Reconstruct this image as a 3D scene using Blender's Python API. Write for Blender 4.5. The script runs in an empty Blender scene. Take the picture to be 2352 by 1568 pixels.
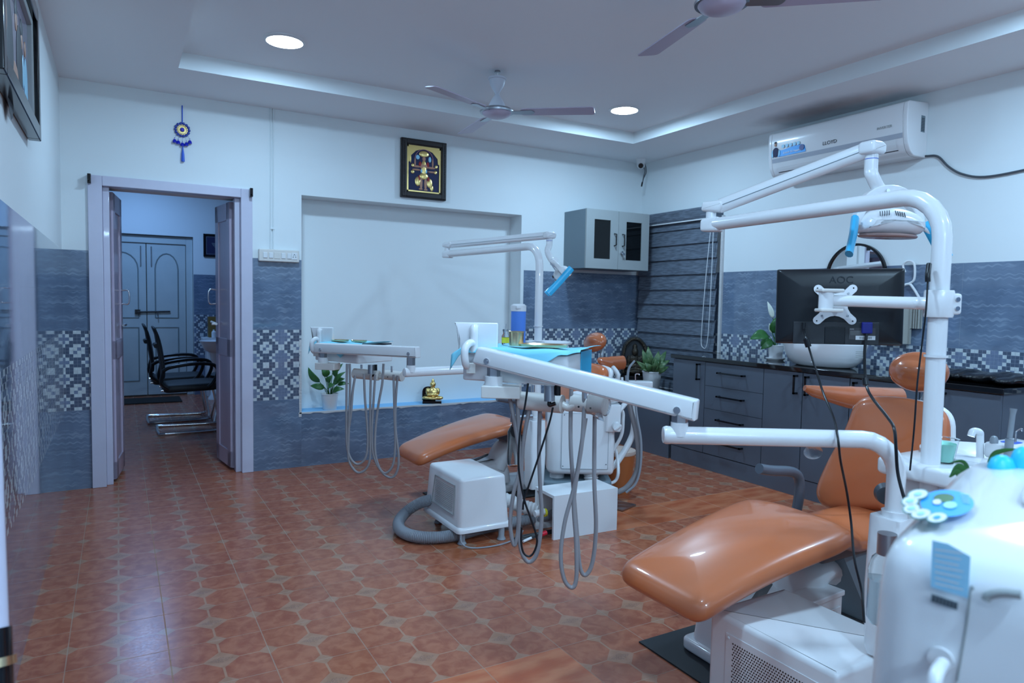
import bpy, bmesh, math, random
from mathutils import Vector, Matrix, Quaternion
random.seed(7)
sc = bpy.context.scene
COL = sc.collection
R = math.radians

# ------------------------------------------------------------------ camera
FPX = 1574.6
CAM = Vector((0, 0, 1.25))
_y, _p, _r = R(29.854), R(-3.271), R(1.015)
FW = Vector((math.sin(_y)*math.cos(_p), math.cos(_y)*math.cos(_p), math.sin(_p)))
_right = Vector((math.cos(_y), -math.sin(_y), 0))
_up = _right.cross(FW)
RT = _right*math.cos(_r) + _up*math.sin(_r)
UP = -_right*math.sin(_r) + _up*math.cos(_r)
cd = bpy.data.cameras.new('camera'); co = bpy.data.objects.new('camera', cd); COL.objects.link(co)
m3 = Matrix((RT, UP, -FW)).transposed()
co.matrix_world = Matrix.Translation(CAM) @ m3.to_4x4()
cd.sensor_width = 36; cd.lens = FPX/2352*36; cd.clip_start = .02
cd.dof.use_dof = True; cd.dof.focus_distance = 2.9; cd.dof.aperture_fstop = 4.5
sc.camera = co

# ------------------------------------------------------------------ world, exposure, lights
w = bpy.data.worlds.new('world'); sc.world = w; w.use_nodes = True
w.node_tree.nodes['Background'].inputs[0].default_value = (.25, .4, .6, 1)
w.node_tree.nodes['Background'].inputs[1].default_value = .03
sc.view_settings.view_transform = 'Standard'; sc.view_settings.look = 'None'
sc.view_settings.exposure = 0.0; sc.view_settings.gamma = 1
sc.view_settings.use_curve_mapping = False
LC = (.43, .715, 1.0)
def disk_light(x, y, z, power, col=LC, size=.19):
    l = bpy.data.lights.new('lamp', 'AREA'); l.shape = 'DISK'; l.size = size; l.energy = power; l.color = col
    o = bpy.data.objects.new('lamp', l); COL.objects.link(o); o.location = (x, y, z)
    return o
LAMPS = [(.82, 4.03), (3.25, 4.06), (.82, 1.45), (3.25, 1.35), (.82, -.6), (3.25, -.6)]
LPS = [19, 22, 22, 33, 28, 40]
lights = [disk_light(x, y, 2.664, p_) for (x, y), p_ in zip(LAMPS, LPS)]
tl = bpy.data.lights.new('tube', 'AREA'); tl.shape = 'RECTANGLE'; tl.size = 1.15; tl.size_y = .03; tl.energy = 17; tl.color = LC  # added fill light from behind the camera, for the near machine's dim front
tlo = bpy.data.objects.new('tube', tl); COL.objects.link(tlo); tlo.location = (.40, -1.435, 2.15); tlo.rotation_euler = (R(75), 0, 0)
far_l = [disk_light(.22, 8.5, 2.74, 24, (.24, .50, 1.0), .3)]

# ------------------------------------------------------------------ helpers
def at(x, y, X=None, Y=None, Z=None, d=None):
    v = FW + RT*((x-1176)/FPX) - UP*((y-784)/FPX)
    if X is not None: t = X/v.x
    elif Y is not None: t = Y/v.y
    elif Z is not None: t = (Z-1.25)/v.z
    else: t = d
    return CAM + v*t

def mat(name, col, rough=.5, metal=0, coat=0, emit=None, es=0, trans=0, ior=1.45, bump=None, noise=None, alpha=1, spec=None, sss=0):
    m = bpy.data.materials.new(name); m.use_nodes = True
    nt = m.node_tree; b = nt.nodes['Principled BSDF']
    def s(k, v): b.inputs[k].default_value = v
    s('Base Color', (*col, 1)); s('Roughness', rough); s('Metallic', metal)
    s('Coat Weight', coat); s('Coat Roughness', .04); s('Transmission Weight', trans); s('IOR', ior); s('Alpha', alpha)
    if spec is not None: s('Specular IOR Level', spec)
    if emit: s('Emission Color', (*emit, 1)); s('Emission Strength', es)
    tc = None
    if noise:     # (scale, amount, colour2)
        tc = nt.nodes.new('ShaderNodeTexCoord')
        n = nt.nodes.new('ShaderNodeTexNoise'); n.inputs['Scale'].default_value = noise[0]; n.inputs['Detail'].default_value = 4
        nt.links.new(tc.outputs['Object'], n.inputs['Vector'])
        r = nt.nodes.new('ShaderNodeMapRange'); r.inputs[1].default_value = .35; r.inputs[2].default_value = .7
        r.inputs[4].default_value = noise[1]
        nt.links.new(n.outputs['Fac'], r.inputs[0])
        mx = nt.nodes.new('ShaderNodeMix'); mx.data_type = 'RGBA'
        mx.inputs[6].default_value = (*col, 1); mx.inputs[7].default_value = (*noise[2], 1)
        nt.links.new(r.outputs[0], mx.inputs[0]); nt.links.new(mx.outputs[2], b.inputs['Base Color'])
    if bump:      # (scale, strength, distance)
        tc = tc or nt.nodes.new('ShaderNodeTexCoord')
        n = nt.nodes.new('ShaderNodeTexNoise'); n.inputs['Scale'].default_value = bump[0]; n.inputs['Detail'].default_value = 5
        nt.links.new(tc.outputs['Object'], n.inputs['Vector'])
        bp = nt.nodes.new('ShaderNodeBump'); bp.inputs['Strength'].default_value = bump[1]; bp.inputs['Distance'].default_value = bump[2]
        nt.links.new(n.outputs['Fac'], bp.inputs['Height']); nt.links.new(bp.outputs['Normal'], b.inputs['Normal'])
    return m

class NT:   # tiny node-maths helper
    def __init__(s, m): s.t = m.node_tree; s.b = s.t.nodes['Principled BSDF']
    def m(s, op, a, b=None, c=None):
        n = s.t.nodes.new('ShaderNodeMath'); n.operation = op
        for i, v in enumerate((a, b, c)):
            if v is None: continue
            if isinstance(v, (int, float)): n.inputs[i].default_value = v
            else: s.t.links.new(v, n.inputs[i])
        return n.outputs[0]
    def pos(s):
        tc = s.t.nodes.new('ShaderNodeTexCoord'); sp = s.t.nodes.new('ShaderNodeSeparateXYZ')
        s.t.links.new(tc.outputs['Object'], sp.inputs[0]); return sp.outputs[0], sp.outputs[1], sp.outputs[2], tc.outputs['Object']
    def uv(s):
        tc = s.t.nodes.new('ShaderNodeTexCoord'); sp = s.t.nodes.new('ShaderNodeSeparateXYZ')
        s.t.links.new(tc.outputs['UV'], sp.inputs[0]); return sp.outputs[0], sp.outputs[1]
    def mix(s, f, a, b):
        n = s.t.nodes.new('ShaderNodeMix'); n.data_type = 'RGBA'
        if isinstance(f, (int, float)): n.inputs[0].default_value = f
        else: s.t.links.new(f, n.inputs[0])
        for i, v in ((6, a), (7, b)):
            if isinstance(v, tuple): n.inputs[i].default_value = (*v, 1)
            else: s.t.links.new(v, n.inputs[i])
        return n.outputs[2]
    def noise(s, vec, sc_, det=3, dist=0):
        n = s.t.nodes.new('ShaderNodeTexNoise'); n.inputs['Scale'].default_value = sc_; n.inputs['Detail'].default_value = det
        n.inputs['Distortion'].default_value = dist
        if vec is not None: s.t.links.new(vec, n.inputs['Vector'])
        return n.outputs['Fac']
    def comb(s, x, y, z):
        n = s.t.nodes.new('ShaderNodeCombineXYZ')
        for i, v in enumerate((x, y, z)):
            if isinstance(v, (int, float)): n.inputs[i].default_value = v
            else: s.t.links.new(v, n.inputs[i])
        return n.outputs[0]
    def ramp(s, v, lo, hi):
        n = s.t.nodes.new('ShaderNodeMapRange'); n.interpolation_type = 'SMOOTHSTEP'
        s.t.links.new(v, n.inputs[0]); n.inputs[1].default_value = lo; n.inputs[2].default_value = hi
        return n.outputs[0]
    def bump(s, h, st, dist):
        n = s.t.nodes.new('ShaderNodeBump'); n.inputs['Strength'].default_value = st; n.inputs['Distance'].default_value = dist
        s.t.links.new(h, n.inputs['Height']); s.t.links.new(n.outputs['Normal'], s.b.inputs['Normal'])
    def to(s, v, k): s.t.links.new(v, s.b.inputs[k])

# ------------------------------------------------------------------ mesh building
def finish(name, bm, m, parent=None, smooth=True, angle=38, bevel=None, sub=0):
    me = bpy.data.meshes.new(name)
    bmesh.ops.recalc_face_normals(bm, faces=bm.faces)
    bm.to_mesh(me); bm.free()
    for x in (m if isinstance(m, (list, tuple)) else [m]): me.materials.append(x)
    if smooth:
        me.shade_smooth(); me.set_sharp_from_angle(angle=R(angle))
    o = bpy.data.objects.new(name, me); COL.objects.link(o)
    if parent is not None:
        o.parent = parent; o.matrix_parent_inverse = parent.matrix_world.inverted() if parent.type != 'EMPTY' else Matrix.Translation(-Vector(parent.location)) if parent.parent is None else Matrix()
    if bevel:
        b = o.modifiers.new('bevel', 'BEVEL'); b.width = bevel; b.segments = 3; b.limit_method = 'ANGLE'; b.angle_limit = R(40)
        b.harden_normals = False
    if sub:
        s_ = o.modifiers.new('sub', 'SUBSURF'); s_.levels = sub; s_.render_levels = sub
    return o

def thing(name, label, cat, loc=(0, 0, 0), group=None):
    o = bpy.data.objects.new(name, None); COL.objects.link(o); o.location = loc
    o.empty_display_size = .05
    o['label'] = label; o['category'] = cat
    if group: o['group'] = group
    bpy.context.view_layer.update()
    return o
def tag(o, label, cat, group=None):
    o['label'] = label; o['category'] = cat
    if group: o['group'] = group
    return o
def struct(o): o['kind'] = 'structure'; return o

def box(bm, x0, x1, y0, y1, z0, z1, M=None, mi=0):
    vs = [Vector((x, y, z)) for x in (x0, x1) for y in (y0, y1) for z in (z0, z1)]
    if M is not None: vs = [M @ v for v in vs]
    v = [bm.verts.new(p) for p in vs]
    for f in ((0, 1, 3, 2), (4, 6, 7, 5), (0, 4, 5, 1), (2, 3, 7, 6), (0, 2, 6, 4), (1, 5, 7, 3)):
        fc = bm.faces.new([v[i] for i in f]); fc.material_index = mi
def B(*a, **k):
    bm = bmesh.new(); box(bm, *a, **k); return bm
def basis(d, hint=None):
    d = d.normalized(); h = hint or (Vector((0, 0, 1)) if abs(d.z) < .95 else Vector((1, 0, 0)))
    a = d.cross(h).normalized(); return a, a.cross(d).normalized()*-1
def cyl(bm, p, q, r0, r1=None, n=20, caps=True, mi=0):
    p, q = Vector(p), Vector(q); r1 = r0 if r1 is None else r1
    a, b = basis(q-p)
    ra = [bm.verts.new(p+a*math.cos(t)*r0+b*math.sin(t)*r0) for t in [2*math.pi*i/n for i in range(n)]]
    rb = [bm.verts.new(q+a*math.cos(t)*r1+b*math.sin(t)*r1) for t in [2*math.pi*i/n for i in range(n)]]
    for i in range(n):
        f = bm.faces.new((ra[i], ra[(i+1) % n], rb[(i+1) % n], rb[i])); f.material_index = mi
    if caps:
        for r_ in (ra, rb):
            f = bm.faces.new(r_); f.material_index = mi
def smooth_path(pts, n=6):
    pts = [Vector(p) for p in pts]
    if len(pts) < 3: return pts
    P = [2*pts[0]-pts[1]] + pts + [2*pts[-1]-pts[-2]]
    out = []
    for i in range(1, len(P)-2):
        for k in range(n):
            t = k/n; a, b, c, d = P[i-1], P[i], P[i+1], P[i+2]
            out.append(.5*((2*b)+(c-a)*t+(2*a-5*b+4*c-d)*t*t+(-a+3*b-3*c+d)*t**3))
    out.append(pts[-1]); return out
def tube(bm, pts, r, n=12, smooth=True, k=6, corr=0, caps=True, mi=0, flat=None):
    P = smooth_path(pts, k) if smooth else [Vector(p) for p in pts]
    if corr:   # corrugated: resample evenly
        L = [0]
        for a, b in zip(P, P[1:]): L.append(L[-1]+(b-a).length)
        N = int(L[-1]/corr*2); Q = []
        j = 0
        for i in range(N+1):
            s = L[-1]*i/N
            while j < len(L)-2 and L[j+1] < s: j += 1
            t = (s-L[j])/max(1e-9, L[j+1]-L[j]); Q.append(P[j].lerp(P[j+1], min(1, t)))
        P = Q
    rr = r if callable(r) else (lambda u: r)
    d0 = (P[1]-P[0]).normalized(); a, b = basis(d0)
    rings = []; prev = d0
    for i, p in enumerate(P):
        d = (P[min(i+1, len(P)-1)]-P[max(i-1, 0)]).normalized()
        q = prev.rotation_difference(d); a = q @ a; b = q @ b; prev = d
        R_ = rr(i/(len(P)-1))
        if corr: R_ *= 1 if i % 2 else .88
        f0, f1 = flat or (1, 1)
        rings.append([bm.verts.new(p+a*math.cos(t)*R_*f0+b*math.sin(t)*R_*f1) for t in [2*math.pi*j/n for j in range(n)]])
    for A, Bq in zip(rings, rings[1:]):
        for j in range(n):
            f = bm.faces.new((A[j], A[(j+1) % n], Bq[(j+1) % n], Bq[j])); f.material_index = mi
    if caps:
        bm.faces.new(rings[0]).material_index = mi; bm.faces.new(rings[-1]).material_index = mi
def T(pts, r, **k):
    bm = bmesh.new(); tube(bm, pts, r, **k); return bm
def C_(p, q, r0, r1=None, n=24):
    bm = bmesh.new(); cyl(bm, p, q, r0, r1, n); return bm
def lathe(prof, o=(0, 0, 0), n=32, axis=None, sx=1, sy=1, bm=None, mi=0):
    bm = bm or bmesh.new(); o = Vector(o)
    ax = Vector(axis or (0, 0, 1)).normalized(); a, b = basis(ax) if axis else (Vector((1, 0, 0)), Vector((0, 1, 0)))
    rings = []
    for r, z in prof:
        if r < 1e-5: rings.append([bm.verts.new(o+ax*z)])
        else: rings.append([bm.verts.new(o+ax*z+a*math.cos(t)*r*sx+b*math.sin(t)*r*sy) for t in [2*math.pi*i/n for i in range(n)]])
    for A, Bq in zip(rings, rings[1:]):
        for i in range(n):
            j = (i+1) % n
            if len(A) == 1 and len(Bq) == 1: continue
            if len(A) == 1: f = bm.faces.new((A[0], Bq[j], Bq[i]))
            elif len(Bq) == 1: f = bm.faces.new((A[i], A[j], Bq[0]))
            else: f = bm.faces.new((A[i], A[j], Bq[j], Bq[i]))
            f.material_index = mi
    return bm
def ball(bm, c, rx, ry=None, rz=None, M=None, u=20, v=12, mi=0):
    ry = rx if ry is None else ry; rz = rx if rz is None else rz
    mt = Matrix.Translation(Vector(c)) @ (M.to_4x4() if M is not None else Matrix()) @ Matrix.Diagonal((rx, ry, rz, 1))
    r = bmesh.ops.create_uvsphere(bm, u_segments=u, v_segments=v, radius=1, matrix=mt)
    for vv in r['verts']:
        for f in vv.link_faces: f.material_index = mi
def round_poly(pts, r, n=5):
    out = []; N = len(pts)
    for i in range(N):
        p = Vector(pts[i][:2]); a = Vector(pts[i-1][:2]); b = Vector(pts[(i+1) % N][:2])
        rr = pts[i][2] if len(pts[i]) > 2 else r
        da = (a-p); db = (b-p); la = min(rr, da.length*.48); lb = min(rr, db.length*.48)
        A = p+da.normalized()*la; Bq = p+db.normalized()*lb
        for k in range(n+1):
            t = k/n; out.append((1-t)**2*A+2*t*(1-t)*p+t*t*Bq)
    return out
def inset(poly, d):
    N = len(poly); out = []
    area = sum(poly[i].x*poly[(i+1) % N].y-poly[(i+1) % N].x*poly[i].y for i in range(N))
    sg = 1 if area > 0 else -1
    for i in range(N):
        e = poly[(i+1) % N]-poly[i-1]
        if e.length < 1e-9: out.append(poly[i].copy()); continue
        nrm = Vector((-e.y, e.x)).normalized()*sg
        out.append(poly[i]+nrm*d)
    return out
def prism(poly, w0, w1, M=None, edge=0, bm=None, mi=0, es=3):
    """extrude outline along local z, with rounded rims of size edge"""
    bm = bm or bmesh.new(); M = M or Matrix()
    prof = []
    if edge:
        for k in range(es+1):
            t = k/es*math.pi/2; prof.append((edge*(1-math.sin(t)), w0+edge*(1-math.cos(t))))
        for k in range(es+1):
            t = k/es*math.pi/2; prof.append((edge*(1-math.cos(t)), w1-edge*(1-math.sin(t))))
    else: prof = [(0, w0), (0, w1)]
    rings = []
    for ins, z in prof:
        q = inset(poly, ins) if ins > 1e-7 else poly
        rings.append([bm.verts.new(M @ Vector((p.x, p.y, z))) for p in q])
    N = len(poly)
    for A, Bq in zip(rings, rings[1:]):
        for i in range(N):
            f = bm.faces.new((A[i], A[(i+1) % N], Bq[(i+1) % N], Bq[i])); f.material_index = mi
    for r_ in (rings[0], rings[-1]): bm.faces.new(r_).material_index = mi
    return bm
def cushion(poly, th, f, crown=.3, edge=None, bm=None):
    """padded slab: outline poly in (u,v); f(u,v,w)->world; th thickness"""
    bm = bm or bmesh.new(); edge = edge or th*.5
    c = sum(poly, Vector((0, 0)))/len(poly); N = len(poly)
    prof = []
    for k in range(9):
        t = k/8*math.pi; prof.append((edge*(1-math.sin(t)), -math.cos(t)*th/2))
    rings = [[bm.verts.new(f(p.x, p.y, z)) for p in (inset(poly, ins) if ins > 1e-6 else poly)] for ins, z in prof]
    top = inset(poly, prof[-1][0]); bot = inset(poly, prof[0][0])
    for s in (.8, .55, .3, .1):
        rings.append([bm.verts.new(f(*(c+(p-c)*s), th/2+crown*th*(1-s*s)**1.0)) for p in top])
    for s in (.7, .3): rings.insert(0, [bm.verts.new(f(*(c+(p-c)*s), -th/2)) for p in bot])
    for A, Bq in zip(rings, rings[1:]):
        for i in range(N): bm.faces.new((A[i], A[(i+1) % N], Bq[(i+1) % N], Bq[i]))
    bm.faces.new(rings[0]); bm.faces.new(rings[-1])
    return bm
def frameM(o, x, y, z=None):
    x = Vector(x).normalized(); y = Vector(y); z = x.cross(y).normalized(); y = z.cross(x)
    return Matrix.Translation(Vector(o)) @ Matrix((x, y, z)).transposed().to_4x4()
def text_bm(s, size, M, depth=.0004, align='CENTER', shear=0):
    cu = bpy.data.curves.new('t', 'FONT'); cu.body = s; cu.size = size; cu.extrude = depth; cu.align_x = align; cu.align_y = 'CENTER'; cu.shear = shear
    cu.resolution_u = 3
    o = bpy.data.objects.new('t', cu); COL.objects.link(o); bpy.context.view_layer.update()
    me = bpy.data.meshes.new_from_object(o.evaluated_get(bpy.context.evaluated_depsgraph_get()))
    bm = bmesh.new(); bm.from_mesh(me); bm.transform(M)
    bpy.data.objects.remove(o); bpy.data.curves.remove(cu); bpy.data.meshes.remove(me)
    return bm

# ------------------------------------------------------------------ materials
paint = mat('white wall paint', (.78, .82, .83), .55, bump=(90, .08, .002), noise=(2.2, .25, (.76, .775, .77)))
ceilm = mat('ceiling paint', (.86, .86, .88), .7)
plaster = mat('rough plaster', (.62, .6, .6), .8, bump=(40, .5, .01))
lav = mat('lavender gloss paint', (.60, .58, .70), .3, coat=.3, bump=(30, .12, .004), noise=(9, .4, (.55, .53, .64)))
lavdoor = mat('lavender door paint', (.50, .42, .53), .28, coat=.3, bump=(25, .1, .003), noise=(7, .5, (.44, .38, .48)))
olddoor = mat('old pale blue door paint', (.55, .6, .6), .5, noise=(5, .6, (.47, .53, .54)), bump=(30, .2, .004))
white = mat('white enamel', (.80, .79, .80), .22, coat=.5)
whitep = mat('white plastic', (.76, .76, .77), .32)
cream = mat('ivory plastic', (.72, .68, .64), .3)
greyp = mat('grey plastic', (.27, .29, .32), .35)
gripm = mat('slate grip plastic', (.10, .12, .15), .3, coat=.3)
groove = mat('dark groove line', (.20, .24, .25), .7)
dgrey = mat('dark grey plastic', (.075, .085, .10), .35)
hosem = mat('grey silicone hose', (.29, .27, .28), .4)
corrm = mat('grey corrugated hose', (.30, .31, .34), .5)
corrw = mat('white corrugated hose', (.62, .6, .6), .5)
black = mat('black plastic', (.008, .009, .012), .32, bump=(300, .12, .0006))
blackg = mat('glossy black', (.006, .006, .008), .12)
rubber = mat('black rubber', (.018, .02, .024), .6)
chrome = mat('chrome', (.75, .75, .77), .12, metal=1)
steel = mat('brushed steel', (.42, .43, .46), .35, metal=1)
gold = mat('gold', (.80, .58, .22), .28, metal=1)
brass = mat('steel with warm tint', (.78, .60, .36), .25, metal=1)
orange = mat('orange vinyl upholstery', (.60, .150, .045), .3, coat=.55, noise=(3.2, .55, (.54, .20, .11)), bump=(6, .05, .01))
orange2 = mat('worn brown orange vinyl', (.52, .13, .045), .22, coat=.9, noise=(5, .6, (.34, .13, .06)), bump=(14, .22, .01))
bfilm = mat('blue film', (.04, .48, .80), .3, coat=.4)
cloth = mat('light blue cloth', (.24, .66, .82), .8, bump=(400, .1, .0006))
clothd = mat('pale blue paint', (.25, .55, .85), .6)
blueb = mat('blue plastic', (.02, .10, .60), .3)
bluebot = mat('blue frosted plastic', (.10, .27, .80), .4)
vga = mat('indigo plug', (.01, .015, .2), .4)
leaf = mat('leaf green', (.03, .11, .03), .35, noise=(20, .7, (.05, .18, .04)))
leaf2 = mat('variegated leaf', (.04, .11, .035), .4, noise=(30, .6, (.22, .30, .14)))
petal = mat('white petal', (.75, .8, .7), .5)
soil = mat('soil', (.03, .02, .015), .9)
cabm = mat('slate grey laminate', (.105, .125, .16), .3, bump=(3, .02, .01))
granite = mat('black granite', (.006, .006, .007), .05, coat=.5)
silver = mat('silver laminate', (.34, .36, .36), .4)
silvd = mat('blue grey laminate', (.18, .235, .27), .5)
glassd = mat('dark glass', (.004, .005, .006), .03, spec=.35)
mirror = mat('mirror', (.85, .87, .88), .01, metal=1)
clear = mat('clear plastic', (.9, .95, .95), .05, trans=1, ior=1.15)
filmc = mat('clear crinkled film', (.9, .9, .92), .08, trans=1, ior=1.2, bump=(60, .8, .01))
fanm = mat('mauve fan paint', (.52, .45, .56), .35)
fanw = mat('white fan paint', (.62, .65, .72), .3)
red = mat('red plastic', (.6, .01, .03), .4)
yellow = mat('yellow label', (.8, .7, .05), .4)
bind = mat('orange plastic bin', (.45, .13, .04), .35)
beige = mat('beige lid', (.6, .45, .38), .35)
towelm = mat('grey towel', (.36, .35, .32), .95, bump=(120, .5, .004))
woodd = mat('dark carved wood', (.022, .016, .016), .4)
ledm = mat('led diffuser', (1, 1, 1), .5, emit=(.75, .9, 1), es=20)
cardm = mat('cardboard', (.20, .12, .03), .7)
navy = mat('navy cloth', (.012, .016, .07), .6)
tealf = mat('green tinted plastic', (.45, .85, .72), .2)
stickb = mat('sticker blue', (.01, .34, .85), .4)
stickp = mat('pale blue label', (.33, .66, .86), .4)
gline = mat('sticker green line', (.08, .3, .25), .4)
skin = mat('skin print', (.5, .26, .17), .5)
inkm = mat('dark print', (.03, .03, .04), .5)

def tile_wave():
    m = mat('slate wave tile', (.1, .1, .1), .04, coat=.5); n = NT(m); u, v = n.uv()
    # u metres along wall, v height; joints .3825 x .255
    vec = n.comb(u, v, 0.0)
    big = n.noise(n.comb(n.m('MULTIPLY', u, 1.0), n.m('MULTIPLY', v, .6), 0), 7, 2)
    wob = n.m('MULTIPLY', n.m('SINE', n.m('ADD', n.m('MULTIPLY', u, 125), n.m('MULTIPLY', big, 14))), .0045)
    sx = n.noise(n.comb(n.m('MULTIPLY', u, 7), n.m('MULTIPLY', n.m('ADD', v, wob), 52), 3), 1, 4)
    line = n.ramp(sx, .50, .68)
    dark = n.ramp(sx, .45, .28)
    c = n.mix(n.ramp(big, .3, .75), (.122, .165, .245), (.165, .220, .315))
    c = n.mix(n.m('MULTIPLY', line, .42), c, (.34, .42, .52))
    c = n.mix(n.m('MULTIPLY', dark, .3), c, (.075, .105, .165))
    ju = n.m('ABSOLUTE', n.m('SUBTRACT', n.m('FRACT', n.m('DIVIDE', u, .3825)), .5))
    jv = n.m('ABSOLUTE', n.m('SUBTRACT', n.m('FRACT', n.m('DIVIDE', v, .2552)), .5))
    j = n.m('MAXIMUM', n.ramp(ju, .4965, .499), n.ramp(jv, .4945, .498))
    c = n.mix(n.m('MULTIPLY', j, .6), c, (.28, .32, .37))
    n.to(c, 'Base Color'); n.bump(n.m('SUBTRACT', sx, n.m('MULTIPLY', j, .8)), .035, .003)
    return m
tilem = tile_wave()
def mosaic(name, col):
    m = mat(name, col, .05, coat=.3); n = NT(m); u, v = n.uv()
    fu = n.m('ABSOLUTE', n.m('SUBTRACT', n.m('FRACT', u), .5)); fv = n.m('ABSOLUTE', n.m('SUBTRACT', n.m('FRACT', v), .5))
    e = n.m('MAXIMUM', fu, fv); g = n.ramp(e, .43, .48)
    nz = n.noise(n.comb(u, v, 0), .9, 2)
    c = n.mix(n.ramp(nz, .3, .7), tuple(k*.9 for k in col), tuple(min(1, k*1.1) for k in col))
    c = n.mix(n.m('MULTIPLY', g, .55), c, (.30, .33, .40)); n.to(c, 'Base Color')
    n.bump(n.m('SUBTRACT', 1, g), .12, .001); return m
mosL = mosaic('mosaic pale', (.56, .60, .62)); mosD = mosaic('mosaic dark', (.085, .11, .165)); mosM = mosaic('mosaic mid', (.17, .21, .31))
ROWS = ['LDDLLDDLM', 'MLDDDDLMM', 'MMLDDLMMM', 'MLDDDDLMM', 'LDDLLDDLM', 'DDLLMLDDL', 'DDLMLLDDL', 'LDDLLDDLM', 'MLDDDDLMM', 'MMLDDLMMM', 'MLDDDDLMM', 'LDDLLDDLM']
CELL = .02127; Z0M, Z1M, ZT = .5105, 1.021, 1.531

def floor_mat():
    m = mat('terracotta octagon floor tile', (.3, .1, .06), .13, coat=0); n = NT(m); x, y, z, vec = n.pos()
    t = .3095
    gx = n.m('DIVIDE', n.m('ADD', x, .1716), t); gy = n.m('DIVIDE', n.m('SUBTRACT', n.m('ADD', y, n.m('MULTIPLY', x, .010)), 2.952), t)
    fx = n.m('SUBTRACT', n.m('FRACT', gx), .5); fy = n.m('SUBTRACT', n.m('FRACT', gy), .5)
    ax = n.m('ABSOLUTE', fx); ay = n.m('ABSOLUTE', fy)
    bx = n.m('SUBTRACT', .5, ax); by = n.m('SUBTRACT', .5, ay)
    d0 = n.m('ADD', ax, ay); d1 = n.m('ADD', bx, ay); d2 = n.m('ADD', ax, by)
    ix = n.m('FLOOR', gx); iy = n.m('FLOOR', gy)
    tn = n.noise(n.comb(n.m('MULTIPLY', ix, 3.7), n.m('MULTIPLY', iy, 5.3), 0), 1, 1)
    mott = n.noise(vec, 22, 5, .6); fine = n.noise(vec, 90, 3)
    oct_ = n.mix(n.ramp(mott, .32, .68), (.32, .082, .040), (.44, .145, .075))
    oct_ = n.mix(n.m('MULTIPLY', n.ramp(tn, .5, .75), .35), oct_, (.46, .13, .035))
    pale = n.mix(n.ramp(mott, .3, .7), (.36, .172, .10), (.43, .215, .135))
    # scribble marks within the big diamond
    scr = n.noise(n.comb(n.m('MULTIPLY', fx, 90), n.m('MULTIPLY', fy, 28), 0), 1, 1, 1.5)
    mark = n.m('MULTIPLY', n.m('LESS_THAN', n.m('ABSOLUTE', n.m('SUBTRACT', scr, .5)), .03), n.m('LESS_THAN', n.m('ADD', ax, n.m('MULTIPLY', ay, 2.2)), .145))
    big = n.m('LESS_THAN', d0, .195); small = n.m('MAXIMUM', n.m('LESS_THAN', d1, .11), n.m('LESS_THAN', d2, .115))
    lines = n.m('MAXIMUM', n.m('LESS_THAN', ax, .0125), n.m('LESS_THAN', ay, .008))
    dia = n.m('MAXIMUM', big, small)
    rim = n.m('MAXIMUM', n.m('LESS_THAN', n.m('ABSOLUTE', n.m('SUBTRACT', d0, .182)), .004), 0)
    c = n.mix(n.m('MULTIPLY', lines, .8), oct_, (.44, .24, .15)); c = n.mix(dia, c, pale)
    c = n.mix(n.m('MULTIPLY', rim, .4), c, (.45, .2, .12))
    c = n.mix(n.m('MULTIPLY', mark, .9), c, (.13, .08, .07))
    # plain orange replacement tiles (a few tiles and one strip)
    def rng(v, a, b): return n.m('MULTIPLY', n.m('GREATER_THAN', v, a-.5), n.m('LESS_THAN', v, b+.5))
    p1 = n.m('MULTIPLY', rng(ix, -1, 4), n.m('MULTIPLY', n.m('LESS_THAN', iy, -3.5), n.m('GREATER_THAN', iy, -5.5)))
    p1 = n.m('MULTIPLY', p1, n.m('GREATER_THAN', ix, 2.5))
    p2 = n.m('MULTIPLY', n.m('GREATER_THAN', ix, 7.5), rng(iy, 0, 0))
    pl = n.m('MAXIMUM', p1, p2)
    streak = n.noise(n.comb(n.m('MULTIPLY', x, 5), n.m('MULTIPLY', y, 16), 1), 1, 4)
    plc = n.mix(n.ramp(streak, .3, .7), (.46, .10, .035), (.60, .20, .09))
    c = n.mix(pl, c, plc)
    g = n.m('MAXIMUM', n.ramp(ax, .4925, .4965), n.ramp(ay, .494, .4975))
    gp = n.noise(vec, 6, 2)
    c = n.mix(n.m('MULTIPLY', g, n.m('ADD', n.m('MULTIPLY', gp, .8), .15)), c, (.36, .27, .20))
    n.to(c, 'Base Color'); n.to(n.m('ADD', .19, n.m('ADD', n.m('MULTIPLY', fine, .10), n.m('MULTIPLY', g, .4))), 'Roughness')
    n.bump(n.m('SUBTRACT', n.m('MULTIPLY', mott, .25), n.m('MULTIPLY', g, .6)), .12, .003)
    return m
floorm = floor_mat()
def blind_mat():
    m = mat('slate woven blind', (.12, .14, .18), .75); n = NT(m); x, y, z, vec = n.pos()
    nz = n.noise(n.comb(x, n.m('MULTIPLY', y, 12), n.m('MULTIPLY', z, 120)), 1, 5)
    n.to(n.mix(n.ramp(nz, .3, .72), (.085, .10, .13), (.17, .20, .25)), 'Base Color'); return m
blindm = blind_mat()

# ------------------------------------------------------------------ room shell
XL, XR, YB, YF, HC = -.304, 4.364, 5.149, -1.5, 2.589
XR2 = 4.364
struct(finish('floor', B(XL-.6, XR+.2, YF-.1, 9.8, -.1, 0), floorm, smooth=False))

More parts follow.
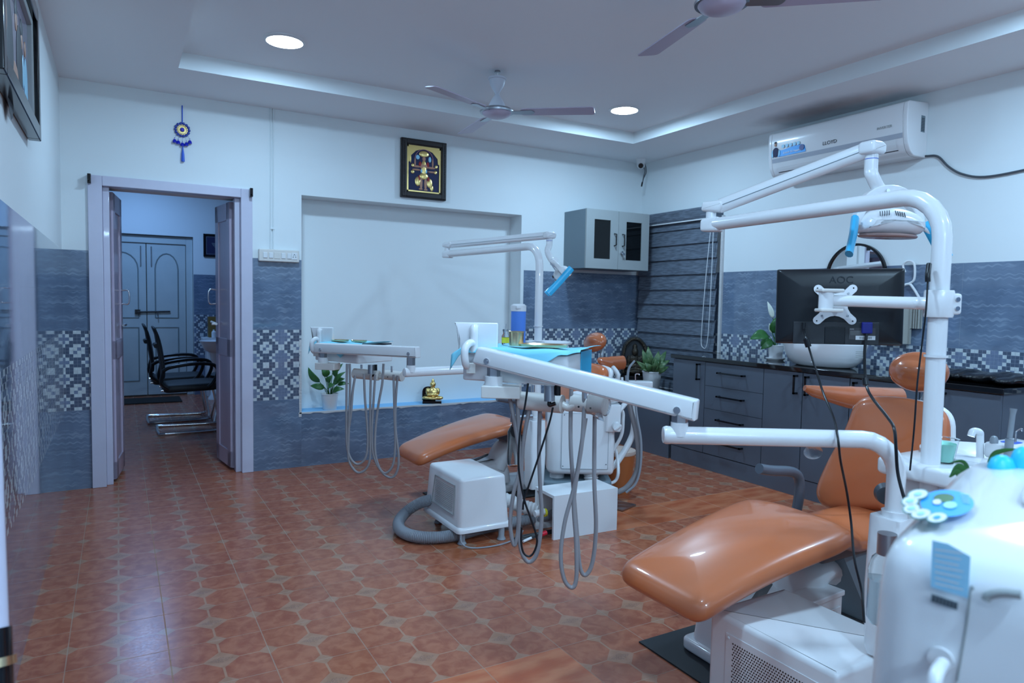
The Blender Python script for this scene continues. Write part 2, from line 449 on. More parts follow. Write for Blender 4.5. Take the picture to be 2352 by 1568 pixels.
def wall_panel(bm, P, u0, u1, v0, v1, mi, uvl, uo=0, uv_scale=None):
    vs = [bm.verts.new(P(u, v)) for u, v in ((u0, v0), (u1, v0), (u1, v1), (u0, v1))]
    f = bm.faces.new(vs); f.material_index = mi
    for lp, (u, v) in zip(f.loops, ((u0, v0), (u1, v0), (u1, v1), (u0, v1))):
        lp[uvl].uv = ((u-uo), v) if uv_scale is None else ((u-uo)/CELL, (Z1M-v)/CELL)
def tiled(bm, P, u0, u1, uo, uvl, ztop=ZT, zlow=0, skip=None):
    """tile wainscot between u0,u1: plain, mosaic, plain"""
    if zlow < Z0M: wall_panel(bm, P, u0, u1, zlow, min(Z0M, ztop), 1, uvl, uo)
    if ztop > Z1M: wall_panel(bm, P, u0, u1, Z1M, ztop, 1, uvl, uo)
    if ztop < Z1M: return
    k0 = math.floor((u0-uo)/CELL+1e-6)
    k = k0
    while uo+k*CELL < u1-1e-6:
        a, b = max(u0, uo+k*CELL), min(u1, uo+(k+1)*CELL)
        c = k % 18; c = c if c < 9 else 17-c
        for r in range(24):
            z1 = Z1M-r*CELL; z0 = z1-CELL
            ch = ROWS[r % 12][c]
            wall_panel(bm, P, a, b, z0, z1, {'L': 2, 'D': 3, 'M': 4}[ch], uvl, uo, True)
        k += 1
WM = [paint, tilem, mosL, mosD, mosM, plaster, clothd]
def new_wall(): 
    bm = bmesh.new(); return bm, bm.loops.layers.uv.new('UVMap')
# back wall (front face y=YB); door x -.09..755 ; niche 1.16..3.03 x .40..2.0
DX0, DX1, DZ = -.095, .755, 1.948
NX0, NX1, NZ0, NZ1, ND = 1.165, 3.03, .405, 2.003, .20
bm, uvl = new_wall()
Pb = lambda u, v: Vector((u, YB, v))
UOB = .83
for a, b in ((XL, DX0), (DX1, NX0)):
    tiled(bm, Pb, a, b, UOB, uvl)
tiled(bm, Pb, NX1+.03, XR, 3.06, uvl)
tiled(bm, Pb, NX0, NX1+.03, 3.06, uvl, ztop=NZ0)
for a, b, c, d in ((XL, DX0, ZT, HC+.15), (DX0, DX1, DZ, HC+.15), (DX1, NX0, ZT, HC+.15), (NX0, NX1, NZ1, HC+.15), (NX1, XR, ZT, HC+.15), (NX1, NX1+.03, NZ0, ZT)):
    wall_panel(bm, Pb, a, b, c, d, 0, uvl)
# niche
YN = YB+ND
def quad(bm, a, b, c, d, mi):
    f = bm.faces.new([bm.verts.new(Vector(p)) for p in (a, b, c, d)]); f.material_index = mi
quad(bm, (NX0, YN, NZ0), (NX1, YN, NZ0), (NX1, YN, NZ1), (NX0, YN, NZ1), 0)
quad(bm, (NX0, YB, NZ0), (NX0, YN, NZ0), (NX0, YN, NZ1), (NX0, YB, NZ1), 0)
quad(bm, (NX1, YB, NZ0), (NX1, YN, NZ0), (NX1, YN, NZ1), (NX1, YB, NZ1), 0)
quad(bm, (NX0, YB, NZ1), (NX1, YB, NZ1), (NX1, YN, NZ1), (NX0, YN, NZ1), 0)
quad(bm, (NX0, YB, NZ0), (NX1, YB, NZ0), (NX1, YN, NZ0), (NX0, YN, NZ0), 6)
# door reveals, and the far side of the wall
YW = YB+.23
for x in (DX0, DX1): quad(bm, (x, YB, 0), (x, YW, 0), (x, YW, DZ), (x, YB, DZ), 0)
quad(bm, (DX0, YB, DZ), (DX1, YB, DZ), (DX1, YW, DZ), (DX0, YW, DZ), 0)
for a, b, c, d in ((-.9, DX0, 0, 2.8), (DX1, 3.3, 0, 2.8), (DX0, DX1, DZ, 2.8)):
    quad(bm, (a, YW, c), (b, YW, c), (b, YW, d), (a, YW, d), 0)
struct(finish('wall_back', bm, WM, smooth=False))
# chipped plaster edge along the niche sill and beside it
bm = bmesh.new()
rr = random.Random(3)
pts = []
xx = NX0-.02
while xx < NX1+.02:
    pts.append((xx, rr.uniform(.004, .016))); xx += rr.uniform(.02, .06)
for (a, h), (b, h2) in zip(pts, pts[1:]):
    vs = [(a, YB-.003, NZ0-h), (b, YB-.003, NZ0-h2), (b, YB-.003, NZ0+.002), (a, YB-.003, NZ0+.002)]
    f = bm.faces.new([bm.verts.new(Vector(v)) for v in vs])
    f = bm.faces.new([bm.verts.new(Vector(v)) for v in ((a, YB-.003, NZ0+.002), (b, YB-.003, NZ0+.002), (b, YB+.012, NZ0+.002), (a, YB+.012, NZ0+.002))])
for k in range(26):
    z = NZ0-.03+k*.022+.0
    if k < 50: box(bm, NX0-.012-rr.uniform(0, .008), NX0+.001, YB-.003, YB, z, z+.023)
struct(finish('trim_1', bm, plaster, smooth=False))
# right wall (x=XR), runs along y ; joint origin at y ~2.1
bm, uvl = new_wall()
Pr = lambda u, v: Vector((XR, YB-u, v))
tiled(bm, Pr, 0, YB-YF, .63, uvl)
wall_panel(bm, Pr, 0, YB-YF, ZT, HC+.15, 0, uvl)
struct(finish('wall_right', bm, WM, smooth=False))
# left wall
bm, uvl = new_wall()
Pl = lambda u, v: Vector((XL, YB-u, v))
tiled(bm, Pl, 0, YB-YF, 0, uvl)
wall_panel(bm, Pl, 0, YB-YF, ZT, HC+.15, 0, uvl)
struct(finish('wall_left', bm, WM, smooth=False))
# front wall behind the camera
bm, uvl = new_wall()
Pf = lambda u, v: Vector((u, YF, v))
wall_panel(bm, Pf, XL, XR, 0, ZT, 1, uvl); wall_panel(bm, Pf, XL, XR, ZT, HC+.15, 0, uvl)
struct(finish('wall_front', bm, WM, smooth=False))
# ceiling: soffit ring with recessed tray
TX0, TX1, TY1, TY0, TZ = .322, 3.747, 4.5525, -1.1, 2.683
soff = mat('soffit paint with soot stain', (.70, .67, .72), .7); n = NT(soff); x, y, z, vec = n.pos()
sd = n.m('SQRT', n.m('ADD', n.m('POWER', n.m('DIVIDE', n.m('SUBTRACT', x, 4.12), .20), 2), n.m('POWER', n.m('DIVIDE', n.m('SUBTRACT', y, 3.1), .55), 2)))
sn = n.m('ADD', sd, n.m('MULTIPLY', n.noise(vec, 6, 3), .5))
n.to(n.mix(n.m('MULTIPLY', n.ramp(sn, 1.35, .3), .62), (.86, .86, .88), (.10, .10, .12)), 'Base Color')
bm = bmesh.new()
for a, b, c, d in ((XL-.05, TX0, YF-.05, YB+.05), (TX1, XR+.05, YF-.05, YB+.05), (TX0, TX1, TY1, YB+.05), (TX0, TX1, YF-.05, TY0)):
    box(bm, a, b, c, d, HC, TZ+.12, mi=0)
box(bm, TX0-.01, TX1+.01, TY0-.01, TY1+.01, TZ, TZ+.12, mi=1)
for f in bm.faces:
    if abs(f.normal.z) < .5: pass
bm.normal_update()
for f in bm.faces:
    if abs(f.normal.z) < .5: f.material_index = 2
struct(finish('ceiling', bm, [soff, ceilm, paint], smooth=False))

# ceiling lights
for i, (x, y) in enumerate(LAMPS):
    t = thing('ceiling_light', ['round recessed LED downlight glowing near the left end of the ceiling tray', 'round recessed LED downlight glowing near the far right tray corner', 'round LED downlight above and left of the camera', 'round LED downlight above the nearest dental chair', 'round LED downlight behind and left of the camera', 'round LED downlight behind and right of the camera'][i], 'ceiling light', (x, y, TZ), group='recessed ceiling downlights')
    finish('trim_ring', lathe([(.098, -.012), (.104, -.012), (.114, -.006), (.114, 0), (.098, 0)], (x, y, TZ)), whitep, t)
    finish('diffuser', lathe([(0, -.014), (.09, -.014), (.099, -.011), (.099, -.004), (0, -.004)], (x, y, TZ)), ledm, t)

# ------------------------------------------------------------------ door opening, frame and two leaves
fr = bmesh.new()
for a, b, c, d in ((-.163, -.083, 0, 2.008), (.748, .824, 0, 2.008), (-.083, .748, 1.945, 2.008)):
    box(fr, a, b, YB-.018, YB+.06, c, d)
for a, b in ((-.083, -.045), (.712, .748)): box(fr, a, b, YB+.03, YB+.11, 0, 1.945)
d1 = struct(finish('door_1', fr, lav, smooth=False, bevel=.004))
def leaf_(hx, sgn, ang, name='door_leaf'):
    M = Matrix.Translation((hx, YB+.10, 0)) @ Matrix.Rotation(R(ang), 4, 'Z')
    bm = bmesh.new(); W = .40
    s = sgn
    def bx(a, b, c, d, e, f): 
        box(bm, min(s*a, s*b), max(s*a, s*b), c, d, e, f, M=M)
    bx(0, W, -.018, .018, .018, 1.925)
    for (z0, z1) in ((.02, .14), (.82, .95), (1.80, 1.925)):
        bx(0, W, -.026, .026, z0, z1)
    bx(0, .085, -.026, .026, .02, 1.925); bx(W-.085, W, -.026, .026, .02, 1.925)
    o = finish(name, bm, lavdoor, d1, smooth=False, bevel=.004)
    return o, M
l1, M1 = leaf_(-.05, 1, 83)
l2, M2 = leaf_(.712, -1, -83)
# bolts and handles on the leaves (on the room-facing side of the leaves)
def on(M, pts): return [M @ Vector(p) for p in pts]
hb = T(on(M1, [(.34, -.027, 1.19), (.34, -.07, 1.195), (.34, -.07, 1.28), (.34, -.027, 1.285)]), .005)
finish('pull_handle', hb, chrome, l1)
finish('bolt', C_(M1 @ Vector((.30, -.04, 1.04)), M1 @ Vector((.42, -.04, 1.04)), .009), steel, l1)
hb = T(on(M2, [(-.36, -.03, 1.20), (-.36, -.08, 1.205), (-.36, -.08, 1.30), (-.36, -.03, 1.305)]), .006)
finish('pull_handle', hb, chrome, l2)
bb = C_(M2 @ Vector((-.45, -.045, 1.06)), M2 @ Vector((-.30, -.045, 1.05)), .009)
cyl(bb, M2 @ Vector((-.31, -.04, 1.05)), M2 @ Vector((-.31, -.075, 1.05)), .01)
finish('bolt', bb, whitep, l2)
# curtain bracket hooks at lintel ends
for (px_, py_, lab) in ((204, 411, 'small black curtain rod bracket at the left end of the door lintel'), (575, 443, 'small black curtain rod bracket at the right end of the door lintel')):
    p = at(px_, py_, Y=YB-.02)
    bm = B(p.x-.008, p.x+.012, YB-.06, YB-.018, p.z-.03, p.z+.03)
    cyl(bm, (p.x+.002, YB-.05, p.z-.012), (p.x+.002, YB-.08, p.z-.012), .006)
    tag(finish('curtain_bracket', bm, blackg, bevel=.003), lab, 'bracket', 'curtain brackets on the door frame')

# ------------------------------------------------------------------ far room
YR = 9.56
bm, uvl = new_wall()
Pq = lambda u, v: Vector((u, YR, v))
tiled(bm, Pq, .825, 3.3, .83, uvl)
tiled(bm, Pq, -.9, -.30, .83, uvl)
wall_panel(bm, Pq, .825, 3.3, ZT, 2.8, 0, uvl); wall_panel(bm, Pq, -.9, -.3, ZT, 2.8, 0, uvl)
wall_panel(bm, Pq, -.3, .825, 2.0, 2.8, 0, uvl)
quad(bm, (-.9, YW, 0), (-.9, YR, 0), (-.9, YR, 2.8), (-.9, YW, 2.8), 0)
quad(bm, (3.3, YW, 0), (3.3, YR, 0), (3.3, YR, 2.8), (3.3, YW, 2.8), 0)
for x in (-.3, .825): quad(bm, (x, YR, 0), (x, YR+.12, 0), (x, YR+.12, 2.0), (x, YR, 2.0), 0)
quad(bm, (-.3, YR, 2.0), (.825, YR, 2.0), (.825, YR+.12, 2.0), (-.3, YR+.12, 2.0), 0)
struct(finish('wall_far', bm, WM, smooth=False))
struct(finish('trim_2', B(-.9, 3.3, YW-.02, YR+.2, 2.8, 2.85), ceilm, smooth=False))
# old double door of the far room
bm = bmesh.new()
box(bm, -.30, -.25, YR+.05, YR+.12, 0, 1.99); box(bm, .745, .82, YR+.05, YR+.12, 0, 1.99); box(bm, -.25, .745, YR+.05, YR+.12, 1.90, 1.99)
d2 = struct(finish('door_2', bm, olddoor, smooth=False, bevel=.004))
for (a, b) in ((-.25, .30), (.306, .742)):
    bm = B(a, b-.004, YR+.07, YR+.11, .02, 1.895)
    # arched panel line
    w0, w1 = a+.09, b-.09; cx = (w0+w1)/2; hw = (w1-w0)/2
    arch = [(w0, YR+.069, .98), (w0, YR+.069, 1.58)] + [(cx-hw*math.cos(t), YR+.069, 1.58+.2*math.sin(t)) for t in [math.pi*k/10 for k in range(1, 10)]] + [(w1, YR+.069, 1.58), (w1, YR+.069, .98), (w0, YR+.069, .98)]
    bg = bmesh.new(); tube(bg, arch, .008, n=6, smooth=False)
    tube(bg, [(w0, YR+.069, .2), (w0, YR+.069, .86), (w1, YR+.069, .86), (w1, YR+.069, .2), (w0, YR+.069, .2)], .008, n=6, smooth=False)
    lf = finish('door_leaf', bm, olddoor, d2, smooth=False); finish('panel_moulding', bg, groove, lf)
    finish('tower_bolt', T([(b-.06 if a < 0 else a+.05, YR+.06, 1.62), (b-.06 if a < 0 else a+.05, YR+.06, 1.86)], .007, smooth=False), steel, lf)
bm = T([(.20, YR+.055, 1.05), (.56, YR+.055, 1.06)], .009, smooth=False); cyl(bm, (.42, YR+.05, 1.05), (.42, YR+.02, 1.0), .006); box(bm, .17, .23, YR+.05, YR+.07, 1.02, 1.08)
finish('slide_bolt', bm, woodd, d2)
# framed certificate
tt = thing('picture_frame', 'black framed dark certificate on the far room wall beyond the doorway', 'picture', (1.08, YR, 1.9))
def rect_frame(x0, x1, z0, z1, y, wd, dep, mt, parent, name='frame'):
    bm = bmesh.new()
    for a, b, c, d in ((x0, x0+wd, z0, z1), (x1-wd, x1, z0, z1), (x0+wd, x1-wd, z0, z0+wd), (x0+wd, x1-wd, z1-wd, z1)):
        box(bm, a, b, y-dep, y, c, d)
    return finish(name, bm, mt, parent, smooth=False, bevel=.004)
rect_frame(.94, 1.34, 1.76, 2.05, YR, .025, .025, blackg, tt)
pn = finish('print', B(.965, 1.315, YR-.012, YR-.004, 1.785, 2.025), navy, tt, smooth=False)
rect_frame(.975, 1.305, 1.795, 2.015, YR-.012, .004, .002, silvd, tt, 'border')
bm = bmesh.new()
for k, (wd, z) in enumerate(((.1, 1.965), (.18, 1.93), (.17, 1.915), (.15, 1.90), (.12, 1.885))): box(bm, 1.13-wd/2, 1.13+wd/2, YR-.014, YR-.012, z, z+.006)
finish('lettering', bm, silvd, tt, smooth=False)
# doormat
tag(finish('doormat', B(-.02, .64, 8.95, 9.42, .0, .012), mat('mat fibre', (.02, .017, .015), .9, bump=(200, .6, .004)), smooth=False), 'dark rectangular doormat in front of the old far door', 'mat')
# sink with shelf in the far room
tt = thing('wash_basin', 'small white wall basin on a pedestal in the far room', 'sink', (1.02, 9.05, 0))
finish('basin', lathe([(0, .02), (.08, .02), (.14, .06), (.17, .13), (.19, .16), (.18, .165), (.15, .13), (.06, .06), (0, .055)], (1.02, 9.02, .56)), white, tt)
finish('pedestal', lathe([(.09, 0), (.09, .02), (.06, .06), (.06, .5), (.08, .59)], (1.02, 9.05, 0)), white, tt)
tt = thing('storage_cabinet', 'low white cabinet behind the office chairs in the far room', 'cabinet', (1.15, 9.4, 0))
finish('body', B(.95, 1.6, 9.30, YR-.01, .0, .70), whitep, tt, smooth=False, bevel=.006)
finish('door', B(.97, 1.2, 9.285, 9.298, .1, .45), whitep, tt, smooth=False, bevel=.004)
finish('worktop', B(.90, 1.65, 9.25, YR-.005, .70, .74), whitep, tt, smooth=False, bevel=.006)
tag(finish('cardboard_box', B(.98, 1.34, 9.36, 9.52, .742, 1.0), cardm, smooth=False), 'brown cardboard box on the far room cabinet', 'box')
for k, (x, h) in enumerate(((1.03, .10), (1.11, .15), (1.18, .15))):
    tag(finish('bottle', lathe([(0, 0), (.025, 0), (.027, .01), (.027, h*.7), (.012, h*.85), (.012, h), (0, h)], (x, 9.31, .742)), whitep), ['short white bottle in front of the cardboard box in the far room', 'left tall white bottle in front of the cardboard box in the far room', 'right tall white bottle in front of the cardboard box in the far room'][k], 'bottle', 'bottles on the far cabinet')

def office_chair(ox, oy, label):
    t = thing('office_chair', label, 'office chair', (ox, oy, 0), 'black visitor chairs in the far room')
    V = lambda x, y, z: Vector((ox+x, oy+y, z))
    # chair faces +x ; width along y (.48), origin at rear left of the skid
    bm = bmesh.new()
    tube(bm, [V(.02, .06, .40), V(.44, .06, .42), V(.49, .05, .35), V(.53, .04, .12), V(.54, .03, .04), V(.50, .03, .014), V(.05, .0, .014), V(0, .03, .014), V(0, .42, .014), V(.05, .46, .014), V(.50, .43, .014), V(.54, .43, .04), V(.53, .42, .12), V(.49, .41, .35), V(.44, .40, .42), V(.02, .40, .40)], .012, n=10, k=5)
    finish('sled_frame', bm, chrome, t)
    poly = round_poly([(0, 0), (.48, .0), (.48, .46), (0, .46)], .09)
    finish('seat', cushion(poly, .075, lambda u, v, w: V(.03+u, v, .42+w+.03*(u-.24)), .2), rubber, t)
    poly = round_poly([(0, .03), (.50, .06), (.50, .40), (0, .43)], .08)
    def fb(u, v, w):
        return V(.04-.34*u*.62+.05*math.sin(u*5)-w*.9, v, .50+u*.95-.02*w)
    finish('backrest', cushion(poly, .03, fb, .1), rubber, t)
    for y in (-.01, .47):
        bm = T([V(.03, y, .58), V(.10, y, .615), V(.28, y, .64), V(.44, y, .63), V(.485, y, .57), V(.45, y, .47), V(.40, y, .42)], .02, n=10, flat=(1.0, .8))
        tube(bm, [V(.04, y, .59), V(.02, y, .48), V(.08, y, .42)], .016, n=8)
        finish('armrest', bm, black, t)
    bm = T([V(-.015, .1, .80), V(.0, .23, .80), V(-.015, .36, .80)], .02, n=8); finish('lumbar_support', bm, black, t)
    return t
office_chair(.24, 7.50, 'black mesh office chair on a chrome sled frame nearest the old door')
office_chair(.30, 6.83, 'black mesh office chair with looped arms nearest the doorway')
t = thing('stool', 'black round stool partly hidden by the right door leaf', 'stool', (.90, 7.3, 0))
finish('seat', lathe([(0, -.03), (.15, -.03), (.17, -.01), (.17, .02), (.14, .04), (0, .045)], (.96, 7.55, .44)), rubber, t)
for k in range(4):
    a = R(45+90*k); finish('leg', C_((.96+.08*math.cos(a), 7.55+.08*math.sin(a), .42), (.96+.2*math.cos(a), 7.55+.2*math.sin(a), 0), .011), chrome, t)

# ------------------------------------------------------------------ wall fittings
t = thing('switch_board', 'ivory switch and socket panel on the tile edge right of the doorway', 'switch board', (1.0, YB, 1.55))
finish('plate', B(.862, 1.142, YB-.038, YB-.001, 1.509, 1.597), cream, t, smooth=False, bevel=.008)
for k, x in enumerate((.905, .945, 1.03, 1.07)):
    finish('rocker', B(x-.014, x+.014, YB-.044, YB-.036, 1.533, 1.573), whitep, t, smooth=False, bevel=.003)
finish('module', B(.965, 1.008, YB-.041, YB-.036, 1.53, 1.576), cream, t, smooth=False, bevel=.003)
sk = finish('socket', B(1.085, 1.127, YB-.042, YB-.036, 1.528, 1.578), whitep, t, smooth=False, bevel=.003)
bm = bmesh.new()
for dx, dz, r_ in ((0, .012, .0035), (-.009, -.006, .003), (.009, -.006, .003), (-.007, .004, .002), (.007, .004, .002)): cyl(bm, (1.106+dx, YB-.0405, 1.553+dz), (1.106+dx, YB-.0425, 1.553+dz), r_, n=10)
finish('socket_hole', bm, blackg, sk)
t = thing('cable_conduit', 'thin white twin conduit running from the soffit down to the switch board', 'conduit', (.96, YB, 1.6))
bm = bmesh.new()
for x in (.950, .968): cyl(bm, (x-.002, YB-.008, 1.6), (x+.002, YB-.008, HC), .0045, n=8)
finish('pipe', bm, paint, t)
finish('coupler', B(.944, .974, YB-.015, YB-.001, 1.74, 1.752), paint, t, smooth=False)
# unseen tube fixture added behind the camera to brighten the near machine's front
t = thing('added_tube_light', 'added white batten tube light, unseen on the wall behind the camera', 'tube light', (.4, YF, 2.16))
finish('batten', B(-.2, 1.0, YF+.001, YF+.04, 2.13, 2.19), whitep, t, smooth=False, bevel=.004)
finish('glass_tube', C_((-.18, YF+.053, 2.16), (.98, YF+.053, 2.16), .012), ledm, t)
# evil-eye hanging
hp = Vector((.383, YB-.012, 2.36))
t = thing('wall_hanging', 'blue evil eye charm with bells and tassel hanging above the doorway', 'wall hanging', (.383, YB-.01, 2.52))
finish('cord', C_((.384, YB-.008, 2.40), (.384, YB-.008, 2.52), .0035), blueb, t)
bm = bmesh.new(); cyl(bm, hp+Vector((0, .002, 0)), hp+Vector((0, .008, 0)), .034)
finish('disc', bm, gold, t)
bm = bmesh.new()
for k in range(14):
    a = 2*math.pi*k/14; ball(bm, hp+Vector((math.cos(a)*.041, 0, math.sin(a)*.041)), .0095, .006, .0095, u=8, v=6)
finish('petals', bm, mat('sapphire enamel', (.03, .06, .35), .2), t)
bm = bmesh.new(); ball(bm, hp+Vector((0, -.002, 0)), .014, .008, .014)
finish('eye', bm, mat('violet bead', (.06, .05, .5), .15), t)
bm = lathe([(.026, 0), (.029, 0), (.029, .003), (.026, .003)], hp+Vector((0, -.002, 0)), axis=(0, -1, 0)); finish('ring', bm, chrome, t)
for dx, dz in ((-.047, -.082), (-.025, -.088), (0, -.099), (.024, -.094), (.045, -.078)):
    bm = lathe([(0, .014), (.006, .013), (.012, .004), (.013, -.01), (0, -.01)], hp+Vector((dx, -.004, dz)), n=14)
    cyl(bm, hp+Vector((dx*.8, -.002, -.035-.01*(abs(dx) < .03))), hp+Vector((dx, -.004, dz+.012)), .0006, n=5)
    ball(bm, hp+Vector((dx, -.004, dz+.022)), .0028, u=8, v=6)
    finish('bell', bm, mat('royal blue gloss', (.01, .02, .45), .12), t)
finish('tassel', lathe([(0, 0), (.004, -.002), (.004, -.012), (.009, -.05), (.011, -.10), (0, -.10)], hp+Vector((.002, -.003, -.11)), n=12), blueb, t)
# deity painting (generic standing figure under a gold arch)
t = thing('framed_painting', 'dark wood framed gold and navy devotional painting above the wall niche', 'picture', (2.11, YB, 2.06))
px0, px1, pz0, pz1 = 1.918, 2.303, 2.056, 2.515
bm = bmesh.new()
for wd, dp, a0 in ((.05, .03, 0), (.035, .042, .008)):
    x0, x1, z0, z1 = px0+a0, px1-a0, pz0+a0, pz1-a0
    for a, b, c, d in ((x0, x0+wd, z0, z1), (x1-wd, x1, z0, z1), (x0+wd, x1-wd, z0, z0+wd), (x0+wd, x1-wd, z1-wd, z1)): box(bm, a, b, YB-dp, YB-.001, c, d)
finish('frame', bm, woodd, t, smooth=False, bevel=.005)
bm = bmesh.new()
for k in range(30):
    z = pz0+.03+k*(pz1-pz0-.06)/29
    for x in (px0+.022, px1-.022): ball(bm, (x, YB-.043, z), .0045, u=6, v=4)
finish('beading', bm, woodd, t)
finish('canvas', B(px0+.048, px1-.048, YB-.02, YB-.012, pz0+.048, pz1-.048), navy, t, smooth=False)
ix0, ix1, iz0, iz1 = px0+.05, px1-.05, pz0+.05, pz1-.05
bm = bmesh.new()
for a, b, c, d in ((ix0, ix0+.012, iz0, iz1), (ix1-.012, ix1, iz0, iz1), (ix0, ix1, iz0, iz0+.01), (ix0, ix1, iz1-.014, iz1)): box(bm, a, b, YB-.026, YB-.02, c, d)
cx = (ix0+ix1)/2
for s in (-1, 1):   # scalloped spandrels
    pts = [(s*.132, 0), (s*.132, -.12), (s*.12, -.118), (s*.115, -.075), (s*.09, -.05), (s*.07, -.03), (s*.035, -.018), (0, -.012), (0, 0)]
    vs = [Vector((p[0], p[1])) for p in pts]
    prism(vs, 0, .005, Matrix.Translation((cx, YB-.02, iz1-.01)) @ Matrix.Rotation(R(90), 4, 'X'), bm=bm)
finish('gilt_arch', bm, gold, t, smooth=False)
def fig(mt, name, els):
    for (x, z, a, b) in els:
        bm = bmesh.new(); ball(bm, (cx+x*1.25, YB-.022, iz0+z*1.28), a*1.2, .004, b*1.25, u=12, v=8)
        finish(name, bm, mt, t)
fig(gold, 'gilt_figure', [(0, .235, .034, .02), (0, .15, .018, .05), (0, .10, .03, .022), (-.04, .065, .02, .03), (.04, .06, .02, .03), (.055, .03, .012, .02), (-.075, .16, .01, .012), (.085, .165, .01, .012), (-.09, .2, .004, .03), (.08, .13, .012, .012), (-.075, .12, .012, .012)])
fig(skin, 'painted_figure', [(0, .205, .012, .016), (-.018, .055, .01, .04), (.012, .055, .01, .04), (-.05, .155, .03, .007), (.05, .155, .03, .007), (-.05, .135, .03, .006), (.055, .13, .03, .006), (-.06, .18, .006, .03), (.06, .185, .006, .03), (0, .16, .03, .02), (-.02, .02, .014, .006), (.014, .018, .014, .006)])
fig(mat('red print', (.35, .02, .02), .5), 'red_sash', [(-.026, .172, .01, .016), (.026, .172, .01, .016), (-.032, .08, .008, .025), (.032, .08, .008, .02), (0, .093, .008, .008)])
fig(stickp, 'blue_accents', [(-.042, .212, .014, .014), (.04, .205, .01, .018), (-.016, .13, .007, .012), (.016, .13, .007, .012)])
finish('halo_arc', T([(cx+.078*math.cos(a), YB-.024, iz0+.25+.085*math.sin(a)) for a in [math.pi*k/12 for k in range(13)]], .0022, n=6), mat('pink arc', (.45, .2, .25), .5), t)
# family photo frame on left wall
t = thing('photo_frame', 'large black framed photograph of people hanging high on the left wall', 'picture', (XL, 2.9, 2.1))
fy0, fy1, fz0, fz1 = 2.33, 3.345, 1.855, 2.36
def lw(bm, y0, y1, z0, z1, x0, x1): box(bm, XL+x0, XL+x1, y0, y1, z0, z1)
bm = bmesh.new()
for a, b, c, d in ((fy0, fy0+.055, fz0, fz1), (fy1-.055, fy1, fz0, fz1), (fy0+.055, fy1-.055, fz0, fz0+.055), (fy0+.055, fy1-.055, fz1-.055, fz1)): lw(bm, a, b, c, d, .002, .045)
finish('frame', bm, blackg, t, smooth=False, bevel=.004)
bm = bmesh.new()
for a, b, c, d in ((fy0+.055, fy0+.09, fz0+.055, fz1-.055), (fy1-.09, fy1-.055, fz0+.055, fz1-.055), (fy0+.09, fy1-.09, fz0+.055, fz0+.085), (fy0+.09, fy1-.09, fz1-.085, fz1-.055)): lw(bm, a, b, c, d, .004, .03)
finish('inner_frame', bm, silver, t, smooth=False, bevel=.004)
ph = mat('photo print', (.45, .42, .58), .25, coat=.8, noise=(5, .9, (.25, .2, .3)))
finish('print', (lambda b_: (lw(b_, fy0+.09, fy1-.09, fz0+.085, fz1-.085, .006, .014), b_)[1])(bmesh.new()), ph, t, smooth=False)
def pf(mt, name, els):
    for (y, z, a, b) in els:
        bm = bmesh.new(); ball(bm, (XL+.015, y, z), .003, a, b, u=12, v=8)
        finish(name, bm, mt, t)
pf(inkm, 'dark_clothing', [(2.98, 2.05, .08, .13), (2.72, 2.0, .1, .2), (2.9, 2.21, .03, .04), (3.05, 2.19, .03, .035)])
pf(skin, 'painted_skin', [(2.9, 2.17, .025, .035), (3.05, 2.15, .022, .03), (3.15, 2.15, .02, .028), (2.85, 1.97, .09, .05), (2.62, 2.1, .05, .07)])
pf(stickp, 'pale_clothing', [(3.16, 2.02, .05, .10), (3.08, 2.05, .025, .06), (3.18, 1.97, .03, .05)])
# ceiling-corner camera
t = thing('security_camera', 'white dome security camera in the far ceiling corner', 'camera', (4.20, 4.98, HC))
c0 = at(1472, 372, Z=HC); c0 = Vector((4.20, 4.985, HC))
finish('base', lathe([(0, 0), (.045, 0), (.047, -.01), (.042, -.02), (.04, -.035), (.034, -.05), (0, -.05)], c0), whitep, t)
bm = bmesh.new(); ball(bm, c0+Vector((0, 0, -.052)), .038, .038, .036); finish('ball_housing', bm, whitep, t)
dv = (CAM-c0).normalized(); dv = (dv+Vector((0, 0, -.25))).normalized()
ce = c0+Vector((0, 0, -.052))
finish('lens', C_(ce+dv*.030, ce+dv*.040, .024, .022), blackg, t)
t2 = thing('camera_cable', 'tangled dark cable hanging beside the corner security camera', 'cable', (4.28, 5.0, 2.5))
finish('wire', T([c0+Vector(v) for v in ((.04, 0, -.03), (.06, 0, -.07), (.055, -.01, -.12), (.03, -.01, -.17), (.015, -.01, -.22), (.03, -.01, -.15), (.05, 0, -.10), (.035, 0, -.07))], .0045, n=8), dgrey, t2)
finish('plug', C_(c0+Vector((.015, -.01, -.21)), c0+Vector((.005, -.012, -.25)), .007), blackg, t2)
t = thing('glass_wall_cabinet', 'small grey wall cabinet with two dark glass doors near the corner', 'wall cabinet', (3.8, YB-.17, 1.556))
ax0, ax1, ay0, az0, az1 = 3.474, 4.17, 4.81, 1.556, 2.063
finish('body', B(ax0, ax1, ay0+.018, YB-.002, az0, az1), silvd, t, smooth=False, bevel=.002)
mx = (ax0+ax1)/2
